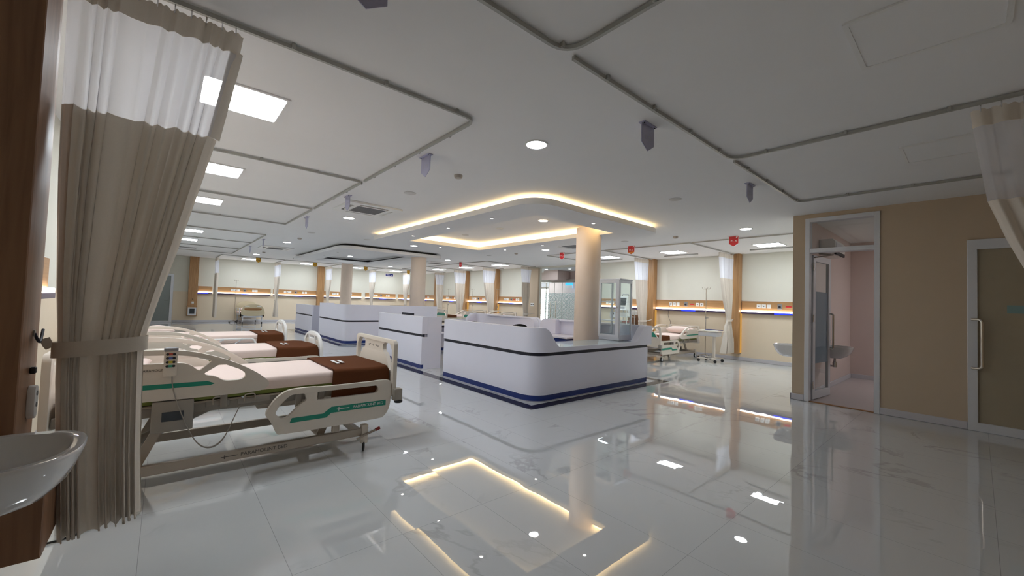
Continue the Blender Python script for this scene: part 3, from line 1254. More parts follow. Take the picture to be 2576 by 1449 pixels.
# far wall bays
YT = 20.9
xd = [1.75, 4.20, 6.60, 9.0, 11.1]
for i in range(4):
    track([(xd[i], 23.6), (xd[i], YT), (xd[i + 1] - 0.05, YT)], 'grey curtain track of the far wall, ' + ['by the leftmost yellow sign', 'by the second yellow sign', 'by the third yellow sign', 'by the fourth yellow sign'][i], 0.12 if i == 0 else 0.04, False)
track([(xd[4], 23.6), (xd[4], YT)], 'grey straight curtain track left of the far right corner', 0.1, False)
for (x, y0, y1), lb in zip(((11.70, 2.90, 3.95), (11.78, 5.36, 6.40), (11.80, 7.95, 9.0)), ('over the bay with the sign P1. 4', 'over the bay with the sign P1. 3', 'over the bay with the patient monitor')):
    mb = MB()
    mb.tube([(x, y0, CZ - 0.016), (x, y1, CZ - 0.016)], 0, sq=(0.03, 0.03))
    single('drip_rail', mb, m_track, 'short straight ceiling rail for drip hangers ' + lb, 'ceiling rail', (x, y0, CZ), 'short ceiling rails for drips')

# ------------------------------------------------------------------ hanging bay signs


def bay_sign(x, y, face, label, words, front, back, group, wcol, size=0.055):
    """A five-sided plate on a small ceiling foot; face is the direction its printed side looks."""
    rz = {'-x': 0.0, '+x': PI, '-y': PI / 2, '+y': -PI / 2}[face]
    t = thing('hanging_sign', label, 'sign', (x, y, CZ), rz, group)
    # local: printed side looks along -x, width along y
    w, h = 0.102, 0.235
    out = [(-w, -0.012), (-w, -h + 0.06), (0, -h - 0.005), (w, -h + 0.06), (w, -0.012)]
    mb = MB()
    mb.prism(out, [], -0.003, 0.003, 'YZ')
    obj('plate', mb, m_signw if front is not m_signb else m_signb, t)
    k = 0.93
    inn = [(a * k, -0.012 if i in (0, 4) else b * 0.965) for i, (a, b) in enumerate(out)]
    mb = MB()
    mb.prism(inn, [], -0.0045, -0.0032, 'YZ')
    obj('printed_face', mb, front, t)
    mb = MB()
    mb.prism(inn, [], 0.0032, 0.0045, 'YZ')
    obj('back_face', mb, back, t)
    mb = MB()
    mb.box(-0.03, 0.03, -w, w, -0.012, -0.0005, 0.002, 1)
    obj('foot', mb, m_signb if back is m_signb else m_signw, t)
    for s in (-1, 1):
        mb = MB()
        mb.lathe([(0.006, -0.0175), (0.006, -0.012)], (0.018, s * 0.085, 0), 10)
        obj('screw', mb, m_black, t)
    text('lettering', words, size, frame3((-0.0047, 0, -0.115), (0, -1, 0), (0, 0, 1)), wcol, t, 0.0003, bold=0.0008)
    if front is not m_red and front is not m_yel:
        text('show_through_lettering', words, size, frame3((0.0047, 0, -0.125), (0, -1, 0), (0, 0, 1)), wcol, t, 0.0003, bold=0.0006)
    else:
        mb = MB()
        mb.prism(smooth([(-0.02, -0.015), (0.02, -0.02), (0.022, -0.05), (-0.005, -0.045)], 1), [], -0.0055, -0.0046, 'YZ')
        mb.xf(Matrix.Translation((0, -0.068, 0)))
        obj('corner_mark', mb, m_signw if front is m_red else m_black, t)
    return t


m_faint = mat('lettering_faint', (0.44, 0.44, 0.54), 0.4)
for y, w, lb in ((3.48, 'P1. 4', 'red hanging sign reading P1. 4, largest of the red ones'), (6.03, 'P1. 3', 'red hanging sign reading P1. 3'),
                 (8.50, 'P1. 2', 'red hanging sign left of the nearest column'), (14.20, 'P1. 1', 'smallest red hanging sign, right of the middle column')):
    s = bay_sign(9.35, y, '-x', lb, w, m_red, m_red, 'red hanging bay signs', m_textw, 0.06)
    if w == 'P1. 3':
        mb = MB()
        mb.prism([(-0.093, -0.165), (-0.093, -0.18), (0, -0.222), (0.093, -0.18), (0.093, -0.165)], [], -0.0056, -0.0047, 'YZ')
        obj('orange_band', mb, mat('sign_orange', (0.75, 0.22, 0.02), 0.4), s)
for x, w, lb in ((3.13, 'P3. 4', 'leftmost of the yellow hanging signs'), (5.50, 'P3. 3', 'yellow hanging sign second from the left'),
                 (8.00, 'P3. 2', 'yellow hanging sign right of the farthest column'), (10.45, 'P3. 1', 'rightmost yellow hanging sign, beside the middle column')):
    bay_sign(x, 21.2, '-y', lb, w, m_yel, m_yel, 'yellow hanging bay signs', m_black, 0.06)
for y, w, lb in ((4.05, 'P2. 3', 'lavender back of a hanging sign, largest of the left row'), (6.60, 'P2. 4', 'lavender back of a hanging sign before the big ceiling cassette'),
                 (9.06, 'P2. 5', 'lavender back of a hanging sign, third of the left row'), (13.9, 'P2. 6', 'lavender back of a hanging sign over the second cassette'),
                 (16.35, 'P2. 7', 'smallest lavender hanging sign of the left row')):
    bay_sign(2.15, y, '+x', lb, w, m_signb, m_signb, 'lavender hanging signs of the left bays', m_faint)
for x, w, lb in ((0.66, 'P2. 1', 'lavender hanging sign cut by the top edge'), (3.16, 'P2. 2', 'lavender hanging sign with P2. 2 showing through, right of the big downlight'),
                 (5.60, 'P2. 3', 'lavender hanging sign by the rounded track corner, right of the glowing ring')):
    bay_sign(x, 1.90, '+y', lb, w, m_signb, m_signb, 'lavender hanging signs of the near bays', m_faint)

# small blue sign high on the far wall
t = thing('wall_sign', 'small dark blue sign high on the far wall', 'sign', (10.55, YF, 2.86), world=True)
mb = MB()
mb.box(10.28, 10.82, YF - 0.02, YF - 0.001, 2.76, 2.97, 0.005, 1)
obj('plate', mb, m_signw, t)
mb = MB()
mb.box(10.31, 10.79, YF - 0.023, YF - 0.0205, 2.79, 2.94)
obj('printed_face', mb, m_blue, t)
mb = MB()
mb.box(10.36, 10.56, YF - 0.025, YF - 0.0235, 2.86, 2.885)
mb.box(10.64, 10.74, YF - 0.025, YF - 0.0235, 2.845, 2.865)
obj('pale_print', mb, m_textw, t)
panel_light(10.6, -0.6, 'square white panel light added unseen to light the side room, behind the wall of doors')  # lamp added out of view to light the side room
for x, y, lb in ((15.6, 12.6, 'nearer'), (15.6, 15.6, 'farther'), (13.3, 15.5, 'left')):  # lamps added to brighten the lobby behind the glass
    t = panel_light(x, y, 'added square white panel light brightening the entrance lobby, ' + lb)
    t.location.z = 2.984
# ------------------------------------------------------------------ wood-clad wall pillars
def pillar(name, x0, x1, y0, y1, z0, m, label, warm=None):
    r = sroot(name, ((x0 + x1) / 2, (y0 + y1) / 2, z0), label)
    mb = MB()
    mb.box(x0, x1, y0, y1, z0, CZ - 0.001, 0.004, 1)
    obj('cladding', mb, m, r)
    if warm:
        mb = MB()
        mb.box(*warm)
        obj('warm_light_strip', mb, e_warm, r)
    return r


p = pillar('trim_5', XL, -0.44, 2.60, 2.90, 0.75, m_woodd, 'wood pillar in shade-darkened brown at the left edge behind the near washbasin')
mb = MB()
mb.box(XL, -0.34, 2.57, 2.93, 0.31, 0.749, 0.004, 1)
obj('lower_box', mb, m_woodd, p)
for i, (y0, y1) in enumerate(((4.45, 4.70), (7.10, 7.35), (15.56, 15.97), (18.2, 18.62), (21.1, 21.6))):
    lb = 'wood-clad pillar on the right wall, ' + ('right of the bed under the sign P1. 3', 'left of the bed under the sign P1. 3', 'second to the left of the glass entrance', 'third to the left of the glass entrance', 'nearest the far corner')[i]
    pillar('trim_%d' % (6 + i), 12.38, XR - 0.001, y0, y1, 0.20, m_wood, lb, (12.50, XR - 0.001, y0 - 0.010, y0 - 0.002, 0.22, 1.36))
p = pillar('trim_11', 0.82, 1.16, 23.78, YF - 0.001, 0.76, m_wood, 'wood-clad pillar on the far wall with a framed panel at its foot')
mb = MB()
mb.box(0.80, 1.18, 23.75, YF - 0.001, 0.30, 0.759, 0.004, 1)
obj('lower_box', mb, m_wood, p)
mb = MB()
mb.prism([(0.84, 0.33), (1.15, 0.33), (1.15, 0.70), (0.84, 0.70)], [[(0.90, 0.40), (0.90, 0.64), (1.09, 0.64), (1.09, 0.40)]], 23.735, 23.749, 'XZ')
obj('panel_frame', mb, m_alu, p)
mb = MB()
mb.box(0.90, 1.09, 23.74, 23.749, 0.40, 0.64)
obj('panel_screen', mb, m_screen, p)
pillar('trim_12', 6.37, 6.70, 23.75, YF - 0.001, 0.30, m_wood, 'wood-clad pillar on the far wall between the second and third far bays')
mb = MB()
mb.box(XR - 0.10, XR, 12.74, 13.40, 0, 2.98)
struct('trim_13', mb, m_wall_tan, None, 'beige pier left of the glass entrance')
t = thing('light_switch', 'white double switch with two black dots on the beige pier', 'switch', (XR - 0.10, 13.05, 1.36), world=True)
mb = MB()
mb.box(XR - 0.112, XR - 0.10, 12.95, 13.17, 1.29, 1.44, 0.003, 1)
obj('plate', mb, m_white, t)
for y in (13.0, 13.12):
    mb = MB()
    mb.lathe([(0.025, 0), (0.025, -0.008)], (XR - 0.112, y, 1.37), 12, 'X')
    obj('button', mb, m_black, t)

# ------------------------------------------------------------------ bed head panels with shelf lights


def head_panel(loc, rz, u0, u1, label, plate, c=0.0, sockets=True):
    """Wall panel facing local -x; u runs from left to right as one looks at it (local -y)."""
    t = thing('bed_head_panel', label, 'bed head panel', loc, rz, 'bed head panels with shelf lights')
    mb = MB()
    mb.box(-0.055, -0.001, -u1, -u0, 1.445, 1.70, 0.003, 1)
    obj('wood_panel', mb, m_woodh, t)
    mb = MB()
    mb.box(-0.105, -0.001, -u1, -u0, 1.345, 1.395, 0.004, 1)
    obj('shelf', mb, m_shelfb, t)
    mb = MB()
    mb.box(-0.103, -0.057, -u1 + 0.01, -u0 - 0.01, 1.396, 1.437, 0.008, 2)
    obj('light_strip', mb, e_shelf, t)
    mb = MB()
    mb.box(-0.1075, -0.1055, -c - 0.22 + 0.1, -c + 0.22 + 0.1, 1.352, 1.388)
    obj('night_light', mb, e_night, t)
    mb = MB()
    mb.box(-0.03, -0.001, -u1, -u0, 1.702, 1.712)
    obj('top_edge', mb, m_signw, t)
    if not sockets:
        return t
    for k, du in enumerate((-0.71, -0.585, -0.46, 0.17, 0.30)):
        y = -(c + du)
        mb = MB()
        mb.box(-0.066, -0.0555, y - 0.052, y + 0.052, 1.515, 1.62, 0.005, 1)
        s = obj('socket', mb, m_white, t)
        if k != 2:
            mb = MB()
            mb.lathe([(0.019, 0), (0.019, -0.002)], (-0.066, y, 1.567), 12, 'X')
            obj('socket_well', mb, m_grille, s)
    y = -(c - 0.20)
    mb = MB()
    mb.box(-0.075, -0.0555, y - 0.055, y + 0.055, 1.495, 1.64, 0.006, 1)
    g = obj('gas_outlet', mb, m_grille, t)
    mb = MB()
    mb.lathe([(0.03, 0), (0.03, -0.02), (0.018, -0.03)], (-0.075, y, 1.56), 14, 'X')
    obj('valve', mb, m_black, g)
    y = -(c + 0.0)
    mb = MB()
    mb.box(-0.062, -0.0555, y - 0.065, y + 0.065, 1.55, 1.59, 0.004, 1)
    obj('label_plate', mb, plate, t)
    return t


BP = 'wooden bed head panel with shelf light, '
RW = (XR, 0, 0)
for c, y0, y1, lb in ((3.28, 2.06, 4.43, 'right wall under the sign P1. 4'), (5.86, 4.72, 7.08, 'right wall, under the sign P1. 3'),
                      (8.35, 7.37, 10.3, 'right wall behind the glass cabinet'), (14.35, 13.42, 15.53, 'right wall first left of the glass entrance'),
                      (17.0, 15.99, 18.17, 'right wall second left of the glass entrance'), (19.7, 18.64, 21.07, 'right wall third left of the glass entrance'),
                      (22.8, 21.62, 23.9, 'right wall in the far corner')):
    head_panel((XR, c, 0), 0, c - y1, c - y0, BP + lb, m_red)
for c, x0, x1, lb, sk in ((1.45, 1.18, 1.72, 'far wall, short piece beside the framed panel', False), (3.22, 1.80, 4.15, 'far wall behind the khaki bed', True),
                          (5.52, 4.28, 6.34, 'far wall right of the khaki bed', True), (7.95, 6.72, 8.85, 'far wall behind the farthest column', True),
                          (10.25, 9.1, 11.0, 'far wall under the small blue sign', True), (11.8, 11.2, 12.3, 'far wall, short piece in the right corner', False)):
    head_panel((c, YF, 0), PI / 2, x0 - c, x1 - c, BP + lb, m_yel, 0.0, sk)
head_panel((XL, 4.2, 0), PI, -1.28, 1.25, BP + 'left wall behind the near bed', m_red)

# ------------------------------------------------------------------ curtains


def interp(prof, z):
    for a, b in zip(prof, prof[1:]):
        if a[0] >= z >= b[0]:
            t = (a[0] - z) / (a[0] - b[0]) if a[0] != b[0] else 0
            return [a[k] * (1 - t) + b[k] * t for k in range(1, len(a))]
    return list((prof[0] if z > prof[0][0] else prof[-1])[1:])


def curtain(label, origin, d, prof, nf, tie=None, zs=2.33, fine=False, hook=None, seed=1, msh=None, warp=0.6, hem=False, rise=0.0):
    """A ceiling-hung curtain with mesh top. prof rows: z, one edge, other edge (metres along d from origin), fold depth."""
    rnd = random.Random(seed)
    d = Vector(d)
    n = Vector((-d.y, d.x, 0))
    o3 = Vector((origin[0], origin[1], 0))
    zt, zb = prof[0][0], prof[-1][0]
    L0 = (prof[0][1] + prof[0][2]) / 2
    base = o3 + d * L0
    t = thing('privacy_curtain', label, 'curtain', (base.x, base.y, zb), world=True, group='ward privacy curtains')
    ph = [rnd.uniform(-0.9, 0.9) for _ in range(nf + 2)]
    am = [rnd.uniform(0.7, 1.15) for _ in range(nf + 2)]

    def surf(u, z, k=1.0, ex=0.0):
        a, b, amp = interp(prof, z)
        uw = u + warp * (math.sin(2 * PI * u * 1.5 + seed) * 0.5 + math.sin(2 * PI * u * 2.7 + 2 * seed) * 0.35) * 0.16 * u * (1 - u) * 4
        q = max(0.0, min(nf - 1e-6, uw * nf))
        i = min(int(q), nf - 1)
        f = q - i
        w = f * f * (3 - 2 * f)
        p_ = ph[i] * (1 - w) + ph[i + 1] * w
        A = am[i] * (1 - w) + am[i + 1] * w
        s = 0.75 - 1.65 * abs(math.sin(PI * q + 0.10 * math.sin(z * 2.1))) ** 0.75
        s += 0.22 * math.sin(5.3 * u * PI + seed)
        off = amp * A * s * k
        back = math.sin(2 * PI * q) * amp * 0.18
        return o3 + d * (a + (b - a) * u + (back if 0.03 < u < 0.97 else 0)) + n * (off + ex) + Vector((0, 0, z))
    per = 12 if fine else 6
    nu = nf * per
    zh = zt - 0.125
    bands = (('heading', zh, zt, m_curt, 4 if fine else 2, 0.9), ('mesh_top', zs, zh, msh or m_sheer, 26 if fine else 5, 1.0), ('drape', zb, zs, m_curt, 70 if fine else 22, 1.0))
    for nm, z0, z1, m, nv, k in bands:
        mb = MB()
        sag = (lambda u, v, z0=z0: 0.012 * math.sin(u * nf * 2 * PI + 1.0)) if nm != 'drape' else (lambda u, v: 0.0)
        if nm == 'drape':
            def f(u, v, z0=z0, z1=z1):
                z = z0 + (z1 - z0) * v
                p = surf(u, z)
                if v == 0:
                    p.z += rise * u * u
                return p
        elif nm == 'heading':
            def f(u, v, z0=z0, z1=z1, k=k):
                p = surf(u, z0 + (z1 - z0) * v, k, -0.002)
                p.z += 0.006 * math.sin(u * nf * 4 * PI) * v
                return p
        else:
            def f(u, v, z0=z0, z1=z1, k=k):
                return surf(u, z0 + (z1 - z0) * v, k)
        mb.grid(f, nu, nv)
        obj(nm, mb, m, t, 3.0)
    if hem:
        mb = MB()
        mb.grid(lambda u, v: surf(0.935 + 0.07 * u, zs + (zh + 0.02 - zs) * v, 1.0, 0.004) + d * 0.012 * u, 4, 20)
        obj('side_hem', mb, m_curt, t, 3.0)
    if fine:
        for k in range(nf):
            u = (k + 0.5) / nf
            p = surf(u, zt - 0.01)
            mb = MB()
            mb.tube([(p.x, p.y, zt - 0.02), (p.x, p.y, zt + 0.02), (o3 + d * (d.dot(p - o3))).to_tuple()[:2] + (CZ - 0.042,)], 0.0035, 6)
            obj('glider_hook', mb, m_chrome, t)
    if tie:
        zc, h = tie
        a, b, amp = interp(prof, zc)
        c = o3 + d * ((a + b) / 2) + Vector((0, 0, zc))
        rx, ry = (b - a) / 2 * 1.03 + 0.012, amp * 1.45 + 0.02
        if hook is not None:
            hk = Vector(hook)
            pts = []
            m_ = 40 if fine else 20
            for i in range(m_ + 1):
                t_ = 2 * PI * i / m_
                pts.append(c + d * (-rx * math.cos(t_)) + n * (ry * math.sin(t_)))
            hd = (hk - c)
            hd.z = 0
            left = c + hd.normalized() * (rx if abs(hd.normalized().dot(d)) > 0.5 else ry)

        def band(u, v):
            t_ = 2 * PI * u
            p = c + d * (-rx * math.cos(t_)) + n * (ry * math.sin(t_))
            return p + Vector((0, 0, (v - 0.5) * h - 0.012 * math.cos(t_) * (1 if fine else 0)))
        mb = MB()
        mb.grid(band, 40 if fine else 18, 2)
        bmesh.ops.remove_doubles(mb.bm, verts=mb.bm.verts[:], dist=0.0004)
        tb = obj('tieback', mb, m_curt, t, 3.0)
        if hook is not None:
            mb = MB()
            side = Vector((-n.y, n.x, 0)) * 0
            w = h * 0.30
            mb.tube([left + Vector((0, 0, 0.0)), (left + hk) / 2 + Vector((0, 0, -0.006)), hk], 0, sq=(0.008, w * 1.5))
            obj('strap', mb, m_curt, tb)
    return t


CU = 'cream curtain with white mesh top, '
curtain(CU + 'tied back at the left edge beside the near bed', (0, 2.87), (1, 0, 0),
        [(2.985, -0.425, 0.285, 0.022), (2.86, -0.425, 0.27, 0.026), (2.33, -0.42, 0.185, 0.045), (2.0, -0.415, 0.115, 0.052), (1.7, -0.405, 0.05, 0.05), (1.45, -0.395, -0.01, 0.05), (1.25, -0.382, -0.055, 0.042),
         (1.17, -0.378, -0.07, 0.036), (1.0, -0.375, -0.066, 0.044), (0.6, -0.355, -0.055, 0.055), (0.24, -0.335, -0.035, 0.06)],
        10, (1.16, 0.075), 2.33, True, (-0.415, 2.86, 1.205), 5, hem=True, warp=0.9, rise=0.05)
curtain(CU + 'pulled aside at the right edge before the frosted door', (4.49, 0), (0, -1, 0),
        [(2.985, -0.03, 0.95, 0.022), (2.86, -0.02, 0.95, 0.024), (2.3, 0.05, 0.94, 0.03), (2.0, 0.14, 0.94, 0.034), (1.7, 0.25, 0.94, 0.04), (1.4, 0.45, 0.95, 0.04), (1.2, 0.58, 0.96, 0.036), (1.1, 0.59, 0.96, 0.036), (0.7, 0.52, 0.98, 0.045), (0.25, 0.48, 1.0, 0.05)],
        10, (1.15, 0.07), 2.30, True, (4.49, -1.14, 1.2), 9, hem=False)


def bay_curtain(y, x0, x1, tz, xa, xb, label, seed, flare=0.0):
    c = (xa + xb) / 2
    curtain(label, (0, y), (1, 0, 0),
            [(3.0, x0, x1, 0.05), (2.88, x0, x1, 0.055), (2.31, x0 + 0.08, x1 - 0.06, 0.055), (1.8, (x0 * 0.55 + xa * 0.45), (x1 * 0.6 + xb * 0.4), 0.055), (tz + 0.15, xa * 0.9 + x0 * 0.1, xb, 0.04), (tz, xa, xb, 0.032),
             (tz - 0.15, xa - 0.02 - 0.12 * flare, xb + 0.02, 0.05), (0.6, xa - 0.24 * flare, xb + 0.1 * flare, 0.06 + 0.04 * flare), (0.24, xa - 0.36 * flare, min(12.30, xb + 0.18 * flare), 0.06 + 0.06 * flare)],
            7, (tz, 0.06), 2.31, False, (12.37, y, tz + 0.04), seed, m_sheer2)


bay_curtain(4.58, 11.36, 12.30, 1.14, 11.92, 12.20, CU + 'flared below its tie, beside the overbed table', 11, 1.0)
bay_curtain(7.14, 11.30, 12.13, 0.98, 11.60, 12.05, CU + 'left of the bed under the sign P1. 3', 12)
bay_curtain(12.76, 11.49, 12.08, 0.95, 11.70, 11.95, CU + 'beside the beige pier of the entrance', 13)
bay_curtain(14.98, 11.12, 11.85, 1.0, 11.50, 11.80, CU + 'second left of the glass entrance', 14)
bay_curtain(17.58, 11.22, 11.95, 0.95, 11.45, 11.80, CU + 'third left of the glass entrance', 15)
bay_curtain(20.28, 11.66, 12.26, 0.95, 11.85, 12.20, CU + 'right of the middle column, farthest along the right wall', 16)


def far_curtain(x, y0, y1, label, seed, tz=None):
    pr = [(3.0, y0, y1, 0.05), (2.88, y0, y1, 0.055), (2.31, y0 + 0.05, y1 - 0.05, 0.055)]
    if tz:
        m_ = (y0 + y1) / 2
        pr += [(1.7, y0 + 0.25, y1 - 0.15, 0.05), (tz, m_ - 0.12, m_ + 0.14, 0.035), (0.7, m_ - 0.25, m_ + 0.25, 0.07), (0.32, m_ - 0.32, m_ + 0.30, 0.085)]
    else:
        pr += [(0.30, y0 + 0.06, y1 - 0.06, 0.065)]
    curtain(label, (x, 0), (0, 1, 0), pr, 8, (tz, 0.06) if tz else None, 2.31, False, None, seed, m_sheer2)


far_curtain(1.75, 22.2, 23.3, CU + 'hanging loose at the left of the far wall', 21)
far_curtain(4.20, 22.3, 23.3, CU + 'tied, between the first two far bays', 22, 1.14)
far_curtain(6.62, 22.3, 23.2, CU + 'tied, beside the far wall pillar', 23, 1.1)
far_curtain(9.0, 22.3, 23.2, CU + 'tied, right of the farthest column', 24, 1.1)
far_curtain(11.1, 22.3, 23.2, CU + 'tied, left of the middle column', 25, 1.1)

# ------------------------------------------------------------------ washbasins


def basin(label, loc, rz, a=0.27, dep=0.52, trap=False, tap=True):
    """Wall-hung basin; local back edge at y=0, bowl towards -y, rim at z=0."""
    t = thing('washbasin', label, 'washbasin', loc, rz, 'white wall-hung washbasins')

    def ringpts(s, z, cyy):
        out = []
        for j in range(56):
            th = 2 * PI * j / 56
            c, s_ = math.cos(th), math.sin(th)
            e = 2 / 2.5
            x = a * math.copysign(abs(c) ** e, c)
            y = -dep / 2 + dep / 2 * math.copysign(abs(s_) ** (e * (0.8 if s_ > 0 else 1.05)), s_)
            out.append((x * s, cyy + (y - cyy) * s, z))
        return out
    mb = MB()
    spec = [(0.30, -0.215, -0.16), (0.48, -0.21, -0.17), (0.68, -0.175, -0.19), (0.86, -0.115, -0.20), (0.96, -0.05, -0.22), (0.995, -0.018, -0.25), (1.0, -0.006, -0.26), (0.985, 0.0, -0.26), (0.87, -0.002, -0.25),
            (0.845, -0.012, -0.25), (0.80, -0.05, -0.25), (0.70, -0.095, -0.25), (0.45, -0.125, -0.25), (0.10, -0.135, -0.25)]
    rings = []
    for s, z, c in spec:
        rings.append([mb.bm.verts.new(p) for p in ringpts(s, z, c)])
    for A, B in zip(rings, rings[1:]):
        for j in range(56):
            mb.bm.faces.new((A[j], A[(j + 1) % 56], B[(j + 1) % 56], B[j]))
    mb.bm.faces.new(rings[0][::-1])
    mb.bm.faces.new(rings[-1])
    mb.box(-0.12, 0.12, -0.027, 0.0, -0.19, -0.04, 0.006, 1)
    bmesh.ops.recalc_face_normals(mb.bm, faces=mb.bm.faces[:])
    obj('bowl', mb, m_ceram, t, 0.9)
    mb = MB()
    mb.lathe([(0.024, -0.134), (0.024, -0.131), (0.015, -0.1305)], (0, -dep * 0.48, 0), 16)
    obj('drain', mb, m_chrome, t)
    if tap:
        mb = MB()
        mb.lathe([(0.022, -0.002), (0.02, 0.06), (0.012, 0.07)], (0, -0.05, 0), 14)
        mb.tube(arc_path([(0, -0.05, 0.05), (0, -0.05, 0.10), (0, -0.16, 0.09), (0, -0.16, 0.06)], 0.03), 0.010, 8)
        obj('tap', mb, m_chrome, t)
    if trap:
        mb = MB()
        mb.tube(arc_path([(0, -dep * 0.45, -0.2), (0, -dep * 0.45, -0.36), (0.0, -0.12, -0.36), (0, -0.12, -0.28), (0, -0.001, -0.28)], 0.04), 0.018, 10)
        mb.lathe([(0.03, -0.38), (0.034, -0.30), (0.022, -0.27)], (0, -dep * 0.45, 0), 14)
        obj('drain_trap', mb, m_chrome, t)
    return t


basin('white washbasin at the lower left edge before the near curtain', (-0.49, 2.565, 0.845), 0, 0.285, 0.53, False, False)
basin('white washbasin inside the side room, behind the open door', (9.15, 1.896, 0.86), 0, 0.27, 0.48, True)
basin('white washbasin beyond the wall corner, left of the open door', (8.55, 2.03, 0.86), PI, 0.27, 0.42, False, False)

# ------------------------------------------------------------------ small things on the near pillar
t = thing('curtain_hook', 'dark curved metal hook holding the tie of the near curtain', 'hook', (-0.44, 2.80, 1.22), world=True)
mb = MB()
mb.lathe([(0.016, 0), (0.016, 0.006)], (-0.44, 2.79, 1.235), 12, 'X')
obj('base', mb, m_grey, t)
mb = MB()
mb.tube(smooth([(-0.436, 2.79, 1.235), (-0.425, 2.795, 1.20), (-0.422, 2.82, 1.19), (-0.424, 2.85, 1.205), (-0.426, 2.89, 1.245)], 2, False), 0.0055, 8)
obj('arm', mb, m_black, t)
mb = MB()
mb.box(-0.4395, -0.42, 2.765, 2.79, 1.055, 1.085, 0.004, 1)
single('door_stop', mb, m_rubber, 'small black knob on the near pillar below the hook', 'knob', (-0.44, 2.78, 1.07))
t = thing('call_handset', 'white oval nurse call handset on the near pillar', 'call handset', (-0.44, 2.785, 0.93), world=True)
mb = MB()
mb.prism(smooth([(2.755, 0.855), (2.815, 0.855), (2.82, 0.95), (2.81, 1.0), (2.76, 1.0), (2.75, 0.95)], 2), [], -0.4395, -0.415, 'YZ', 0.008, 2)
obj('body', mb, m_white, t)
for z in (0.965, 0.915):
    mb = MB()
    mb.lathe([(0.011, 0), (0.011, 0.003)], (-0.415, 2.785, z), 12, 'X')
    obj('button', mb, m_grille, t)
t = thing('wall_switch', 'white wall switch just left of the near curtain', 'switch', (XL, 5.42, 1.6), world=True)
mb = MB()
mb.box(XL + 0.001, XL + 0.02, 5.30, 5.55, 1.54, 1.72, 0.004, 1)
obj('plate', mb, m_white, t)
mb = MB()
mb.box(XL + 0.02, XL + 0.026, 5.38, 5.46, 1.59, 1.67, 0.003, 1)
obj('rocker', mb, m_alu, t)
# light plug and cord low on the floor by the basin
mb = MB()
mb.tube(smooth([(-0.60, 3.55, 0.008), (-0.47, 3.42, 0.008), (-0.36, 3.42, 0.008), (-0.25, 3.50, 0.008)], 2, False), 0.006, 6)
single('floor_cord', mb, m_rubber, 'thin black cord on the floor under the near curtain', 'cord', (-0.42, 3.42, 0))
# small things on the far pillar
for z, nm, m, lb in ((0.92, 'wall_socket', m_white, 'small white socket on the far pillar above the framed panel'),):
    mb = MB()
    mb.box(0.96, 1.05, 23.765, 23.779, z - 0.045, z + 0.045, 0.003, 1)
    single(nm, mb, m, lb, 'socket', (1.0, 23.78, z))
mb = MB()
mb.lathe([(0.02, 0), (0.02, -0.03), (0.008, -0.05)], (1.0, 23.779, 1.08), 12, 'Y')
single('tieback_knob', mb, m_black, 'small black knob on the far pillar above its socket', 'knob', (1.0, 23.78, 1.08))

# split air conditioner in the side room
t = thing('wall_air_conditioner', 'white split air conditioner high in the side room', 'air conditioner', (9.5, YP0, 2.5), world=True)
mb = MB()
prof = [(1.899, 2.50), (1.899, 2.79), (1.70, 2.79), (1.66, 2.74), (1.66, 2.60), (1.72, 2.51)]
mb.prism(prof, [], 9.05, 9.85, 'YZ', 0.01, 2)
obj('body', mb, m_white, t)
mb = MB()
mb.box(9.10, 9.80, 1.668, 1.70, 2.515, 2.575, 0.006, 1)
mb.xf(Matrix.Translation((0, -0.012, -0.004)))
obj('flap', mb, m_dark, t)
mb = MB()
mb.box(9.08, 9.82, 1.652, 1.66, 2.63, 2.72, 0.003, 1)
obj('front_panel', mb, m_alu, t)
# ------------------------------------------------------------------ nurse station counters
def pathwall(pts, t, z0, z1):
    """A wall of thickness t to the left of an open floor path."""
    mb = MB()
    n = len(pts)
    P = [Vector((p[0], p[1])) for p in pts]
    Q = []
    for i in range(n):
        d = (P[min(i + 1, n - 1)] - P[max(i - 1, 0)]).normalized()
        nn = Vector((-d.y, d.x))
        k = 1.0
        if 0 < i < n - 1:
            k = 1 / max(0.6, (P[i] - P[i - 1]).normalized().dot(d))
        Q.append(P[i] + nn * t * k)
    h0 = z0 if callable(z0) else (lambda p: z0)
    h1 = z1 if callable(z1) else (lambda p: z1)
    V = []
    for p, q in zip(P, Q):
        V.append([mb.bm.verts.new((p.x, p.y, h0(p))), mb.bm.verts.new((q.x, q.y, h0(p))), mb.bm.verts.new((q.x, q.y, h1(p))), mb.bm.verts.new((p.x, p.y, h1(p)))])
    for A, B in zip(V, V[1:]):
        for j in range(4):
            mb.bm.faces.new((A[j], A[(j + 1) % 4], B[(j + 1) % 4], B[j]))
    mb.bm.faces.new(V[0])
    mb.bm.faces.new(V[-1][::-1])
    bmesh.ops.recalc_face_normals(mb.bm, faces=mb.bm.faces[:])
    return mb


def dense(pts, step=0.03):
    out = [pts[0]]
    for a, b in zip(pts, pts[1:]):
        a, b = Vector(a), Vector(b)
        n = max(1, int((b - a).length / step))
        for i in range(1, n + 1):
            out.append(tuple(a + (b - a) * i / n))
    return out


def flat_arc(pts, r, n=10):
    return [(p.x, p.y) for p in arc_path([(a, b, 0) for a, b in pts], r, n)]


def sstep(a, b, v):
    t = min(1, max(0, (v - a) / (b - a)))
    return t * t * (3 - 2 * t)


